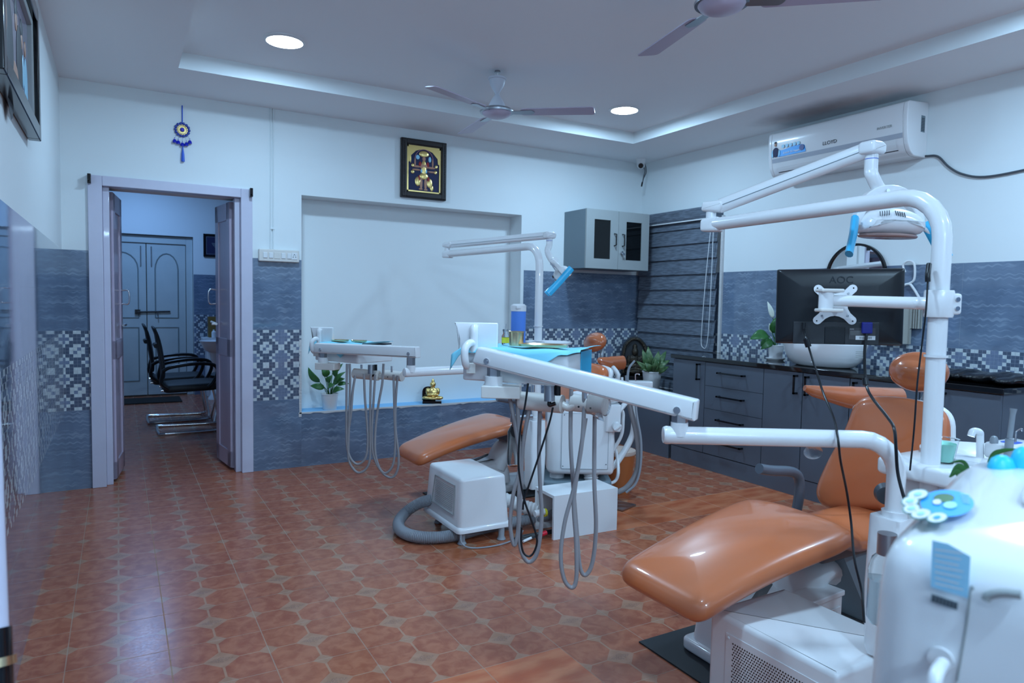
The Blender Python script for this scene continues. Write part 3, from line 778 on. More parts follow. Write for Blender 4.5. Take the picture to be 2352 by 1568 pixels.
for i, (a, b) in enumerate(((ax0, mx-.002), (mx+.002, ax1))):
    wd = .085
    bm = bmesh.new()
    for p, q, r_, s in ((a, a+wd, az0, az1), (b-wd, b, az0, az1), (a+wd, b-wd, az0, az0+wd), (a+wd, b-wd, az1-wd, az1)): box(bm, p, q, ay0, ay0+.017, r_, s)
    dr = finish('door', bm, silver, t, smooth=False)
    finish('glass_pane', B(a+wd, b-wd, ay0+.008, ay0+.012, az0+wd, az1-wd), glassd, dr, smooth=False)
    hx = (mx-.045) if i == 0 else (mx+.045)
    finish('handle', T([(hx, ay0, 1.76), (hx, ay0-.03, 1.765), (hx, ay0-.03, 1.86), (hx, ay0, 1.865)], .006, smooth=False, n=8), blackg, dr)
    if i == 1:
        bm = C_((mx+.03, ay0, 1.705), (mx+.03, ay0-.025, 1.705), .011); box(bm, mx+.028, mx+.055, ay0-.03, ay0-.026, 1.68, 1.70); finish('lock', bm, chrome, dr)

# blind over the window
t = thing('window_blind', 'slate grey zebra roller blind covering the window in the corner', 'blind', (4.33, 4.55, .5))
by0, by1 = 4.115, 5.10
bm = bmesh.new()
poly = [Vector(p) for p in ((0, 0), (.075, 0), (.085, .02), (.085, .085), (.07, .10), (0, .10))]
prism(poly, by0, by1, Matrix(((-1, 0, 0, XR-.002), (0, 0, 1, 0), (0, 1, 0, 1.985), (0, 0, 0, 1))), bm=bm)
finish('headbox', bm, blindm, t, smooth=False)
finish('bottom_trim', B(XR-.082, XR-.074, by0, by1, 1.975, 1.985), whitep, t, smooth=False)
bm = bmesh.new(); z = 1.985; k = 0
while z > .52:
    h = .066 if k == 0 else .1315
    z1 = z; z0 = max(.50, z-h)
    v = [Vector(p) for p in ((XR-.045, by0+.01, z1), (XR-.045, by1, z1), (XR-.062, by1, z0-.004), (XR-.062, by0+.01, z0-.004))]
    vb = [p+Vector((.006, 0, 0)) for p in v]
    V_ = [bm.verts.new(p) for p in v+vb]
    for f in ((0, 1, 2, 3), (7, 6, 5, 4), (3, 2, 6, 7), (0, 3, 7, 4), (1, 5, 6, 2), (0, 4, 5, 1)): bm.faces.new([V_[i] for i in f])
    z = z0; k += 1
finish('slats', bm, blindm, t, smooth=False)
finish('bottom_rail', B(XR-.07, XR-.04, by0+.01, by1, .47, .50), whitep, t, smooth=False, bevel=.004)
finish('cord', T([(XR-.09, by0+.04, 1.99), (XR-.085, by0+.09, 1.5), (XR-.085, by0+.12, 1.0), (XR-.085, by0+.10, .90), (XR-.085, by0+.05, .95), (XR-.085, by0+.03, 1.4), (XR-.09, by0+.02, 1.99)], .0028, n=6), whitep, t)
bm = bmesh.new()
for y in (by0-.01,): box(bm, XR-.02, XR, y-.012, y+.012, .86, 2.0)
struct(finish('trim_3', bm, plaster, smooth=False))

# ------------------------------------------------------------------ air conditioner
t = thing('air_conditioner', 'white split air conditioner on the right wall with a blue sticker', 'air conditioner', (XR, 3.0, 2.2))
prof = [(a_, b_*1.13) for a_, b_ in ((0, .0), (.13, .0), (.17, .02), (.195, .055), (.205, .09), (.21, .12), (.218, .22), (.215, .27), (.20, .285), (.0, .30))]
A0, A1 = 2.475, 3.50; AZ = 2.19
Mac = Matrix(((-1, 0, 0, XR), (0, 0, 1, 0), (0, 1, 0, AZ), (0, 0, 0, 1)))
poly = round_poly([(p[0], p[1]) for p in prof], .012, 3)
finish('body', prism(poly, A0+.03, A1-.03, Mac), white, t, angle=50)
polyc = [Vector((p.x*1.012, p.y*1.0)) for p in poly]
for a, b in ((A0, A0+.03), (A1-.03, A1)):
    finish('end_cap', prism(polyc, a, b, Mac, edge=.006), white, t, angle=50)
# silver strip & flap lines follow the front
def acf(y, s, off=.0015):   # s = height above AZ on front face
    pr = prof[2:8]; s = s*1.13
    for (x0, z0), (x1, z1) in zip(pr, pr[1:]):
        if z0 <= s <= z1:
            return Vector((XR-(x0+(x1-x0)*(s-z0)/(z1-z0))-off, y, AZ+s))
    return Vector((XR-.21-off, y, AZ+s))
def acstrip(y0, y1, s0, s1, mt, name, off=.0015, parent=None):
    bm = bmesh.new(); N = 4
    for i in range(N):
        a = s0+(s1-s0)*i/N; b = s0+(s1-s0)*(i+1)/N
        quad(bm, acf(y0, a, off), acf(y1, a, off), acf(y1, b, off), acf(y0, b, off), 0)
    return finish(name, bm, mt, parent or t)
acstrip(A0+.032, A1-.032, .092, .118, mat('silver strip', (.42, .44, .50), .3), 'silver_strip')
acstrip(A0+.07, A1-.07, .03, .034, inkm, 'louver_gap')
acstrip(A0+.075, A1-.075, .034, .088, whitep, 'louver', .004)
Mt = lambda p, s=1: Matrix.Translation(p) @ Matrix(((0, 0, -1, 0), (-1, 0, 0, 0), (0, 1, 0, 0), (0, 0, 0, 1)))
finish('brand_lettering', text_bm('LLOYD', .034, Mt(acf(3.00, .148, .003))), inkm, t, smooth=False)
finish('badge_lettering', text_bm('INVERTER', .022, Mt(acf(2.62, .165, .003))), silver, t, smooth=False)
stk = finish('sticker', prism(round_poly([(-.02, 0), (-.02, .045), (.03, .045), (.10, .055), (.16, .062), (.205, .05), (.215, .01), (.215, 0)], .01), 0, .001, Mt(acf(3.40, .125, .003))), stickb, t, smooth=False)
bm = bmesh.new()
for k in range(5): cyl(bm, acf(3.37-.032*k, .125+.06, .004), acf(3.37-.032*k, .125+.06, .006), .0125, n=16)
finish('round_icons', bm, stickp, stk, smooth=False)
finish('lettering', text_bm('Switch On Happiness!', .019, Mt(acf(3.285, .143, .006)), shear=.3), whitep, stk, smooth=False)
bm = bmesh.new(); cyl(bm, acf(3.215, .155, .004), acf(3.215, .155, .006), .020, n=20); finish('round_seal', bm, vga, stk, smooth=False)
def acdisc(els, mt, name):
    bm = bmesh.new()
    for (y, s, a, b) in els: ball(bm, acf(y, s, .0045), .0015, a, b, u=12, v=6)
    finish(name, bm, mt, stk)
acdisc([(3.435, .157, .028, .035)], navy, 'printed_waistcoat')
acdisc([(3.462, .150, .009, .028), (3.405, .148, .009, .026)], stickp, 'printed_sleeves')
acdisc([(3.435, .205, .010, .014)], skin, 'printed_face'); acdisc([(3.435, .217, .011, .008)], inkm, 'printed_hair')
# label on end cap (facing -Y)
bm = B(XR-.075, XR-.035, A0-.0015, A0, AZ+.15, AZ+.25); finish('rating_label', bm, silvd, t, smooth=False)
bm = bmesh.new()
for k in range(9): box(bm, XR-.072, XR-.04, A0-.0025, A0-.0015, AZ+.158+k*.009, AZ+.162+k*.009)
finish('label_print', bm, inkm, t, smooth=False)
bm = T([Vector((XR-.012, A0, AZ+.01)), Vector((XR-.012, 2.40, 2.185)), Vector((XR-.012, 2.33, 2.11)), Vector((XR-.012, 2.25, 2.055)), Vector((XR-.012, 2.13, 2.022)), Vector((XR-.012, 1.93, 2.03)), Vector((XR-.012, 1.6, 2.07)), Vector((XR-.012, 1.2, 2.06))], .0065, n=8)
tag(finish('power_cable', bm, dgrey), 'black taped cable sagging from the air conditioner along the wall', 'cable')

# ------------------------------------------------------------------ ceiling fans
def fan(cx, cy, hz, a0, label):
    t = thing('ceiling_fan', label, 'ceiling fan', (cx, cy, TZ), 'ceiling fans')
    finish('downrod', C_((cx, cy, hz+.05), (cx, cy, TZ), .009), white, t)
    h = TZ-hz
    finish('canopy', lathe([(0, TZ-.002), (.018, TZ-.002), (.02, TZ-.012), (0, TZ-.014)], (cx, cy, 0)), steel, t)
    finish('canopy_cone', lathe([(.012, h*.44), (.02, h*.50), (.045, h*.66), (.05, h*.78), (.056, h*.79), (.056, h*.83), (.02, h*.845)], (cx, cy, hz)), fanw, t)
    finish('lower_cone', lathe([(.058, .018), (.05, h*.2), (.034, h*.32), (.012, h*.44)], (cx, cy, hz)), fanw, t)
    finish('motor_housing', lathe([(0, -.032), (.05, -.028), (.082, -.015), (.092, .0)], (cx, cy, hz)), fanm, t)
    finish('trim_ring', lathe([(.092, 0), (.104, .0), (.106, .01), (.09, .024), (.05, .03), (0, .03)], (cx, cy, hz)), steel, t)
    for k in range(3):
        a = R(a0+120*k); M = Matrix.Translation((cx, cy, hz+.006)) @ Matrix.Rotation(a, 4, 'Z') @ Matrix.Rotation(R(-9), 4, 'X')
        poly = round_poly([(.15, -.042), (.60, -.058), (.61, .05), (.15, .046)], .025, 4)
        bl = finish('blade', prism(poly, -.0025, .0025, M), fanm, t)
        poly = round_poly([(.09, -.02), (.22, -.03), (.24, 0), (.22, .03), (.09, .02)], .01, 3)
        finish('blade_iron', prism(poly, -.007, -.003, M), steel, bl)
fan(2.06, 3.83, 2.425, 84, 'white and mauve ceiling fan hanging in front of the far cove corner')
fan(2.07, 2.0, 2.43, 78, 'mauve ceiling fan cut off by the top edge of the picture')

# ================================================================== furniture along the right wall
S = lambda x, y, d: at(x, y, d=d)
XC = 3.876
t = thing('base_cabinet', 'slate grey base cabinet run with black handles under the black worktop', 'cabinet', (4.1, 2.95, 0))
finish('carcass', B(XC+.02, XR-.002, 1.76, 4.13, .0, .825), cabm, t, smooth=False)
finish('plinth', B(XC+.002, XC+.02, 1.76, 4.13, 0, .12), cabm, t, smooth=False)
def hand(parent, y0, z0, y1, z1):
    bm = bmesh.new()
    p = [Vector((XC, y0, z0)), Vector((XC-.035, y0, z0)), Vector((XC-.035, y1, z1)), Vector((XC, y1, z1))]
    for a, b in zip(p, p[1:]):
        lo = Vector((min(a.x, b.x), min(a.y, b.y), min(a.z, b.z))); hi = Vector((max(a.x, b.x), max(a.y, b.y), max(a.z, b.z)))
        box(bm, lo.x-.004, hi.x+.004 if hi.x < XC else hi.x, lo.y-.006, hi.y+.006, lo.z-.006, hi.z+.006)
    finish('handle', bm, blackg, parent, smooth=False)
def door(y0, y1, hy):
    d = finish('door', B(XC, XC+.018, y0+.0015, y1-.0015, .125, .822), cabm, t, smooth=False)
    if hy: hand(d, hy, .685, hy, .80)
door(3.785, 4.13, 3.84); door(2.925, 3.235, 2.965); door(2.592, 2.921, 2.88); door(2.17, 2.588, 2.545); door(1.76, 2.166, 2.03)
zz = [.125, .28, .462, .655, .822]
zz = [.125, .295, .470, .645, .822]
for a, b in zip(zz, zz[1:]):
    d = finish('drawer', B(XC, XC+.018, 3.239, 3.781, a+.0015, b-.0015), cabm, t, smooth=False)
    zc = (a+b)/2+.02; hand(d, 3.40, zc, 3.63, zc)
tag(finish('worktop', B(XC-.012, XR-.003, 1.745, 4.155, .826, .858), granite, bevel=.004), 'polished black granite worktop running along the right wall', 'worktop')
t = thing('corner_cabinet', 'low grey cabinet with a black top in the corner below the blind', 'cabinet', (4.1, 4.6, 0))
finish('carcass', B(XC+.002, XR-.095, 4.165, 5.13, 0, .47), cabm, t, smooth=False)
finish('top', B(XC-.01, XR-.095, 4.165, 5.135, .47, .50), granite, t, smooth=False)

# vessel basin
bc = Vector((4.11, 2.95, .859))
t = thing('vessel_basin', 'white oval vessel basin on the black worktop behind the monitor', 'sink', bc)
finish('bowl', lathe([(0, 0), (.175, .0), (.205, .010), (.24, .045), (.265, .10), (.278, .155), (.274, .16), (.267, .155), (.24, .07), (.19, .025), (0, .02)], bc, n=48, sx=.68, sy=1.06), white, t)
lb = bmesh.new(); 
for k in range(4): box(lb, 0, .05, -.001, .001, .07+k*.012, .075+k*.012)
Ml = Matrix.Translation(at(1968, 812, X=3.945)+Vector((-.012, 0, -.095))) @ Matrix.Rotation(R(-62), 4, 'Z'); lb.transform(Ml)
finish('sticker_print', lb, silver, t, smooth=False)
# round mirror
t = thing('round_mirror', 'round black rimmed mirror on the right wall above the basin', 'mirror', (XR, 2.9, 1.471))
Mm = Matrix(((0, 0, -1, XR-.002), (1, 0, 0, 2.905), (0, 1, 0, 1.471), (0, 0, 0, 1)))
circ = [Vector((math.cos(a)*.205, math.sin(a)*.205)) for a in [2*math.pi*k/64 for k in range(64)]]
finish('mirror_glass', prism(circ, .002, .012, Mm), mirror, t, smooth=False)
bm = lathe([(.203, 0), (.219, 0), (.219, .022), (.203, .022), (.203, 0)], (XR-.002, 2.905, 1.471), n=64, axis=(-1, 0, 0)); finish('rim', bm, blackg, t)
# hanger and towel
t = thing('coat_hanger', 'white plastic hanger on the tiled wall right of the round mirror', 'hanger', (XR, 2.52, 1.5))
H0 = XR-.02
finish('hook', T([(H0, 2.56, 1.485), (H0, 2.575, 1.53), (H0, 2.545, 1.555), (H0, 2.505, 1.535), (H0, 2.50, 1.44), (H0, 2.535, 1.41)], .007, n=8), whitep, t)
finish('shoulder_bar', T([(H0, 2.72, 1.30), (H0, 2.60, 1.38), (H0, 2.535, 1.41), (H0, 2.50, 1.38), (H0, 2.44, 1.285)], .008, n=8), whitep, t)
bm = bmesh.new(); rr = random.Random(5)
for (y0, y1, z0, z1, xo) in ((2.50, 2.72, 1.03, 1.30, .03), (2.44, 2.50, 1.13, 1.29, .02)):
    N = 14
    for face in (0, 1):
        pass
    cols = []
    for i in range(N+1):
        y = y0+(y1-y0)*i/N; o = .010*math.sin(i*1.7)
        cols.append([Vector((XR-xo-.012+o, y, z)) for z in (z0, (z0+z1)/2, z1)]+[Vector((XR-xo+.008+o*.3, y, z)) for z in (z1, z0)])
    vs = [[bm.verts.new(p) for p in c] for c in cols]
    for a, b in zip(vs, vs[1:]):
        for k in range(5): bm.faces.new((a[k], a[(k+1) % 5], b[(k+1) % 5], b[k]))
    bm.faces.new(vs[0]); bm.faces.new(vs[-1])
tag(finish('hand_towel', bm, towelm), 'grey hand towel hanging from the white hanger behind the monitor', 'towel')

# ---------------------------------------------------------------- plants
def leaf_bm(bm, base, tip, wid, up, curl=.25, n=8, fold=.15):
    base, tip = Vector(base), Vector(tip); d = tip-base; L = d.length; s = d.cross(Vector(up)).normalized(); nr = s.cross(d).normalized()
    rows = []
    for i in range(n+1):
        u = i/n; wv = wid*math.sin(math.pi*min(1, u**.75))**.8*(1-.15*u) if 0 < u < 1 else .0006
        c = base+d*u+nr*(curl*L*math.sin(math.pi*u*.9)-curl*L*.3*u*u)
        rows.append([bm.verts.new(c+s*wv*k+nr*(abs(k)*wv*fold)) for k in (-1, -.5, 0, .5, 1)])
    for a, b in zip(rows, rows[1:]):
        for k in range(4): bm.faces.new((a[k], a[k+1], b[k+1], b[k]))
def potted(name, label, o, pr, ph_, stems, leafmat, flowers=(), saucer=False, group=None):
    t = thing(name, label, 'potted plant', o, group)
    o = Vector(o); z0 = .012 if saucer else 0
    finish('pot', lathe([(0, z0), (pr*.74, z0), (pr*.78, z0+.004), (pr*.98, z0+ph_*.93), (pr*1.03, z0+ph_*.94), (pr*1.03, z0+ph_), (pr*.95, z0+ph_), (pr*.9, z0+ph_*.9), (0, z0+ph_*.88)], o), white if saucer else whitep, t)
    if saucer: finish('saucer', lathe([(0, 0), (pr*.95, 0), (pr*1.2, .014), (pr*1.2, .018), (pr*.9, .01), (0, .01)], o), white, t)
    finish('soil', C_(o+Vector((0, 0, z0+ph_*.86)), o+Vector((0, 0, z0+ph_*.9)), pr*.9), soil, t)
    top = o+Vector((0, 0, z0+ph_*.88))
    for (bx_, by_, bz_, tx_, ty_, tz_, wd) in stems:
        b0 = top+Vector((bx_*.2, by_*.2, 0)); b1 = top+Vector((bx_, by_, bz_)); tp = top+Vector((tx_, ty_, tz_))
        if bz_ > .02:
            finish('stem', T([b0, (b0+b1)/2+Vector((0, 0, .01)), b1], .0028, n=6, k=4), leaf, t)
        bm = bmesh.new(); leaf_bm(bm, b1, tp, wd, (-.5+.3*math.sin(tx_*90), -.75, .35+.3*math.cos(ty_*70)))
        l = finish('leaf', bm, leafmat, t, angle=180)
        sm = l.modifiers.new('thick', 'SOLIDIFY'); sm.thickness = .0012
    for (bx_, by_, bz_, tx_, ty_, tz_) in flowers:
        b1 = top+Vector((bx_, by_, bz_)); tp = top+Vector((tx_, ty_, tz_))
        finish('flower_stem', T([top, (top+b1)/2+Vector((.01, 0, 0)), b1], .0025, n=6), leaf, t)
        bm = bmesh.new(); leaf_bm(bm, b1, tp, .02, (-.6, -.7, .1), curl=.1); l = finish('flower', bm, petal, t, angle=180)
        sm = l.modifiers.new('thick', 'SOLIDIFY'); sm.thickness = .0012
    return t
# local axes used for leaf offsets: right on screen = (.87,-.5)
def scr(r, up, dep=0): return (r*.867-(-dep)*.498, -r*.498+dep*.867, up)
def stemset(lst, k=1.35): return [(*scr(a, b, dd), *scr(c, e, dd*1.6), wd*k) for a, b, c, e, dd, wd in lst]
potted('peace_lily', 'peace lily in a small white pot at the left end of the niche sill', (1.395, YB+.075, NZ0), .066, .125,
       stemset([(-.07, .10, -.155, .215, -.02, .022), (-.02, .14, -.045, .225, -.01, .024), (-.03, .06, -.135, .075, -.03, .02), (-.01, .10, .03, .16, -.03, .018), (.03, .09, .12, .13, -.01, .022), (.04, .14, .07, .22, .0, .018), (.05, .10, .13, .185, -.02, .016), (.03, .03, .125, .055, -.03, .02), (.0, .06, .06, .09, -.05, .022), (.02, .17, .10, .245, .0, .016), (-.04, .15, -.01, .235, 0, .02), (.06, .08, .15, .09, .0, .014)]), leaf)
potted('flowering_plant', 'peace lily with white blooms in a white saucer pot left of the basin', (4.19, 3.40, .859), .058, .10,
       stemset([(-.06, .08, -.20, .05, -.01, .035), (-.03, .10, .02, .24, .0, .04), (-.04, .04, -.13, -.02, -.03, .022), (-.02, .12, .05, .15, -.02, .03), (-.03, .05, -.10, .0, .02, .03), (.03, .08, .12, .12, .0, .03)]), leaf,
       flowers=[(*scr(-.03, .21), *scr(-.075, .33)), (*scr(-.03, .10), *scr(-.055, .17))], saucer=True)
potted('variegated_plant', 'pale streaked leafy plant in a white pot in the room corner', (4.085, 4.62, .50), .085, .165,
       stemset([(-.02, .02, -.15, .11, -.03, .022), (-.02, .03, -.09, .21, 0, .026), (.0, .03, -.035, .235, .02, .03), (.01, .03, .05, .20, -.01, .028), (.02, .03, .12, .20, .0, .026), (.02, .02, .15, .12, -.02, .024), (0, .02, .04, .12, -.06, .026), (-.02, .02, -.08, .10, -.05, .026), (.0, .02, .0, .14, -.07, .024), (.02, .02, .13, .07, -.05, .022), (-.02, .02, -.12, .04, -.04, .022), (.01, .03, .09, .16, .05, .024)]), leaf2)

# golden seated figure on niche sill
o = Vector((2.235, YB+.06, NZ0))
t = thing('seated_figurine', 'small gold seated buddha figurine on a black stand on the niche sill', 'figurine', o)
Mo = Matrix.Translation(o) @ Matrix.Rotation(R(-25), 4, 'Z')
finish('base', B(-.075, .08, -.035, .045, 0, .022, M=Mo), blackg, t, smooth=False, bevel=.002)
poly = round_poly([(-.075, 0), (.035, 0), (.035, .115, .05), (-.075, .115, .05)], .001, 8)
finish('back_plate', prism(poly, -.004, .004, Mo @ Matrix.Translation((-.005, .04, .02)) @ Matrix.Rotation(R(90), 4, 'X')), blackg, t)
bm = bmesh.new()
for c, a, b, d in (((0, 0, .075), .034, .024, .045), ((-.035, -.012, .04), .032, .02, .016), ((.035, -.012, .04), .032, .02, .016), ((0, -.022, .037), .035, .012, .012), ((0, .0, .118), .014, .013, .012), ((0, -.002, .145), .019, .019, .023), ((0, 0, .172), .010, .010, .012), ((0, 0, .184), .005, .005, .008), ((-.034, -.004, .088), .011, .013, .027), ((.034, -.004, .088), .011, .013, .027), ((-.018, -.024, .066), .02, .008, .009), ((.018, -.024, .066), .02, .008, .009), ((0, -.02, .144), .004, .006, .006), ((-.03, .0, .105), .014, .012, .012), ((.03, 0, .105), .014, .012, .012)):
    ball(bm, c, a, b, d)
bm.transform(Mo @ Matrix.Translation((.008, 0, .005)) @ Matrix.Diagonal((1.3, 1.15, 1.05, 1)))
f_ = finish('figure', bm, gold, t); rm = f_.modifiers.new('remesh', 'REMESH'); rm.mode = 'VOXEL'; rm.voxel_size = .0028; rm.use_smooth_shade = True
# dark arched idol in corner
o = Vector((4.12, 4.90, .50))
t = thing('dark_idol', 'dark arched metal idol standing in the corner beside the leafy plant', 'figurine', o)
Mo = Matrix.Translation(o) @ Matrix.Rotation(R(-32), 4, 'Z')
finish('plinth', B(-.15, .15, -.10, .09, 0, .10, M=Mo), blackg, t, smooth=False, bevel=.005)
darkm = mat('antique dark metal', (.03, .028, .026), .3, metal=.6, bump=(60, .9, .012), noise=(30, .7, (.12, .085, .05)))
poly = round_poly([(-.125, 0), (.125, 0), (.125, .17), (.11, .28), (.05, .345), (0, .36), (-.05, .345), (-.11, .28), (-.125, .17)], .03)
finish('back_arch', prism(poly, -.015, .015, Mo @ Matrix.Translation((0, .03, .10)) @ Matrix.Rotation(R(90), 4, 'X'), edge=.008), rubber, t)
rim = [Mo @ Vector((x, .0, .10+z)) for x, z in ((-.10, .02), (-.105, .15), (-.09, .26), (-.04, .32), (0, .333), (.04, .32), (.09, .26), (.105, .15), (.10, .02))]
finish('arch_rim', T(rim, .012, n=8), darkm, t)
bm = bmesh.new()
for c, a, b, d in (((0, 0, .18), .07, .035, .03), ((0, 0, .24), .045, .03, .06), ((0, -.01, .315), .03, .03, .04), ((0, 0, .36), .022, .022, .03), ((-.055, -.01, .24), .02, .02, .045), ((.055, -.01, .24), .02, .02, .045), ((-.06, -.02, .18), .045, .03, .022), ((.06, -.02, .18), .045, .03, .022), ((0, -.02, .135), .09, .05, .03)):
    ball(bm, c, a, b, d)
bm.transform(Mo); f_ = finish('figure', bm, darkm, t); rm = f_.modifiers.new('remesh', 'REMESH'); rm.mode = 'VOXEL'; rm.voxel_size = .006; rm.use_smooth_shade = True
# black bag on worktop
bm = bmesh.new(); rr = random.Random(9)
for k in range(26):
    u = k/25; ball(bm, (4.14+rr.uniform(-.03, .03), 2.16-u*.40, .885+rr.uniform(-.004, .012)), .11+rr.uniform(-.02, .02), .05, .021+rr.uniform(0, .012), u=14, v=8)
ball(bm, (4.05, 1.93, .885), .05, .045, .026); ball(bm, (4.02, 1.80, .885), .09, .05, .02)
f_ = finish('folded_bag', bm, mat('black vinyl', (.008, .008, .01), .25, bump=(25, .7, .01))); rm = f_.modifiers.new('remesh', 'REMESH'); rm.mode = 'VOXEL'; rm.voxel_size = .009; rm.use_smooth_shade = True
tag(f_, 'folded black vinyl bag lying at the right end of the black worktop', 'bag')

# ================================================================== dental chairs
def dental_chair(x0, yc, zt, xk, zk, xs, zs, recl, label, base_x, mat_y, headc, full=True):
    """toe at x0, knee at xk, seat end xs; chair runs along +x"""
    t = thing('dental_chair', label, 'dental chair', (base_x+.35, yc, 0), 'dental chairs')
    L = xs-x0; k = (xk-x0)
    poly = round_poly([(0, -.195, .06), (k*.5, -.212, .3), (k*.95, -.24, .10), (k*1.12, -.20, .12), (k*1.3, -.145, .12), (L, -.145, .03),
                       (L, .145, .03), (k*1.3, .145, .12), (k*1.12, .20, .12), (k*.95, .24, .10), (k*.5, .212, .3), (0, .195, .06)], .08, 7)
    # densify along x for bending
    P = []
    for a, b in zip(poly, poly[1:]+poly[:1]):
        n_ = max(1, int((b-a).length/.03)); P += [a.lerp(b, i/n_) for i in range(n_)]
    def zf(u):
        if u < k: v = u/k; return zt+(zk-zt)*(v**.85)+.012*math.sin(v*math.pi)
        v = min(1, (u-k)/(L-k)*1.9); return zk+(zs-zk)*(v*v*(3-2*v))-.02*math.sin(v*math.pi)
    def f(u, v, w_): return Vector((x0+u, yc+v, zf(u)+w_))
    # build with grid interior so it bends: spine strips
    bm = bmesh.new(); th = .075; N = len(P); e = .036
    prof = [(e*(1-math.sin(q)), -math.cos(q)*th/2) for q in [i/8*math.pi for i in range(9)]]
    rings = [[bm.verts.new(f(p.x, p.y, z)) for p in (inset(P, ins) if ins > 1e-6 else P)] for ins, z in prof]
    top = inset(P, prof[-1][0])
    xc_ = lambda x_: min(max(x_, .17), L-.1)
    for s_ in (.85, .6, .35, .12): rings.append([bm.verts.new(f(xc_(p.x)+(p.x-xc_(p.x))*s_, p.y*s_, th/2+.014*(1-s_*s_))) for p in top])
    for s_ in (.5,): rings.insert(0, [bm.verts.new(f(xc_(p.x)+(p.x-xc_(p.x))*s_, p.y*s_, -th/2)) for p in top])
    for A, Bq in zip(rings, rings[1:]):
        for i in range(N): bm.faces.new((A[i], A[(i+1) % N], Bq[(i+1) % N], Bq[i]))
    for ring in (rings[-1], rings[0]):   # close by bridging mirrored verts
        half = {}
        for i in range(N//2):
            a, b = ring[i], ring[(i+1) % N]; c, d = ring[(N-2-i) % N], ring[(N-1-i) % N]
            if len({a, b, c, d}) == 4:
                try: bm.faces.new((a, b, c, d))
                except ValueError: pass
    so = finish('seat_cushion', bm, orange, t, angle=80); sm_o = so.modifiers.new('relax', 'SMOOTH'); sm_o.factor = .5; sm_o.iterations = 8
    finish('lumbar_pad', cushion(round_poly([(-.15, 0), (.15, 0), (.13, .17), (-.13, .17)], .05), .06, lambda u, v, w_: Vector((xs-.03+v*.2-w_, yc-.02+u, zs-.03+v)), .2), orange2, t, angle=60)
    # backrest
    bx0, bz0, sn, cs = xs-.05, zs+.035, math.sin(R(recl)), math.cos(R(recl))
    hw = [(-.02, .14), (-.035, .20), (-.02, .255), (.03, .28), (.13, .262), (.30, .205), (.40, .183), (.445, .14), (.46, .06)]
    pts = [(w_, v) for v, w_ in hw]
    poly = [Vector((0, .015))]+[Vector(p) for p in pts]+[Vector((0, .463))]+[Vector((-p[0], p[1])) for p in reversed(pts)]
    sm = [Vector((p.x, p.y)) for p in smooth_path([Vector((p.x, p.y, 0)) for p in poly+poly[:1]], 4)][:-1]
    def fb(u, v, w_): return Vector((bx0+v*sn-w_*cs, yc-.03+u, bz0+v*cs+w_*sn))
    finish('backrest', cushion(sm, .085, fb, .18), orange, t, angle=60)
    bshell = [Vector((p.x*.96, p.y*.96+.01)) for p in sm]
    def fs(u, v, w_): return Vector((bx0+.055+v*sn-w_*cs, yc-.03+u, bz0+v*cs+w_*sn))
    finish('back_shell', cushion(bshell, .04, fs, 0), whitep, t)
    # headrest
    hc = Vector(headc)
    poly = [Vector((.112*math.cos(a)*(1+.06*math.sin(a)), .083*math.sin(a)*(1 if math.sin(a) > 0 else .92))) for a in [2*math.pi*k_/36 for k_ in range(36)]]
    def fh(u, v, w_): return hc+Vector((v*sn-w_*cs, u, v*cs+w_*sn))
    finish('headrest', cushion(poly, .075, fh, .35), orange2, t, angle=60)
    finish('headrest_bracket', T([hc+Vector((.05, 0, 0)), hc+Vector((.06*cs+.02, 0, -.08)), Vector((bx0+.36*sn+.07, yc-.03, bz0+.36*cs))], .014), greyp, t)
    # far armrest pad swung back beside the backrest
    a0 = Vector((bx0+.05, yc+.37, bz0+.445)); a1 = Vector((bx0+.58, yc+.26, bz0+.42))
    if recl > 20: a0 = at(1374, 824, Y=yc-.05); a1 = at(1431, 820, Y=yc-.05)
    ra_ = lambda u: .013+.012*min(1, u*12)+.026*min(1, max(0, u-.08)*2.6)
    bm = bmesh.new(); tube(bm, [a0.lerp(a1, q_/10)+Vector((0, 0, .012-ra_(q_/10))) for q_ in range(11)], ra_, n=16, flat=(.75, 1.0))
    finish('arm_pad', bm, orange2, t)
    finish('arm_bracket', T([a0.lerp(a1, .45)+Vector((0, 0, -.03)), a0.lerp(a1, .5)+Vector((.0, -.06, -.16)), Vector((bx0+.12, yc+.2, bz0+.12))], .018), whitep, t)
    # grey grip arm at the knee side
    g = finish('grip_arm', T([(xk+.13, yc+.27, zk+.12), (xk+.20, yc+.27, zk+.105), (xk+.33, yc+.27, zk+.085), (xk+.375, yc+.27, zk+.05), (xk+.38, yc+.27, zk-.02), (xk+.37, yc+.27, zk-.16), (xk+.36, yc+.16, zk-.17)], .021, n=14), gripm, t)
    # base
    P0 = Vector((base_x, yc+.0, 0))
    poly = round_poly([(0, -.09), (.95, -.09), (.95, .22), (0, .22)], .04)
    finish('base_skirt', prism(poly, .006, .05, Matrix.Translation((base_x, yc, 0)), edge=.012), white, t)
    bm = bmesh.new(); q = round_poly([(0, -.07), (.42, -.07), (.42, .20), (0, .20)], .05)
    prof = [(0, .03), (.01, .10), (.03, .16), (.08, .185)]
    rg = []
    for ins, z in prof: rg.append([bm.verts.new(Vector((base_x+.02+p.x, yc+p.y, z+.10*max(0, p.x)))) for p in (inset(q, ins) if ins else q)])
    for A, Bq in zip(rg, rg[1:]):
        for i in range(len(q)): bm.faces.new((A[i], A[(i+1) % len(q)], Bq[(i+1) % len(q)], Bq[i]))
    bm.faces.new(rg[-1]); bm.faces.new(rg[0])
    finish('base_cover', bm, white, t)
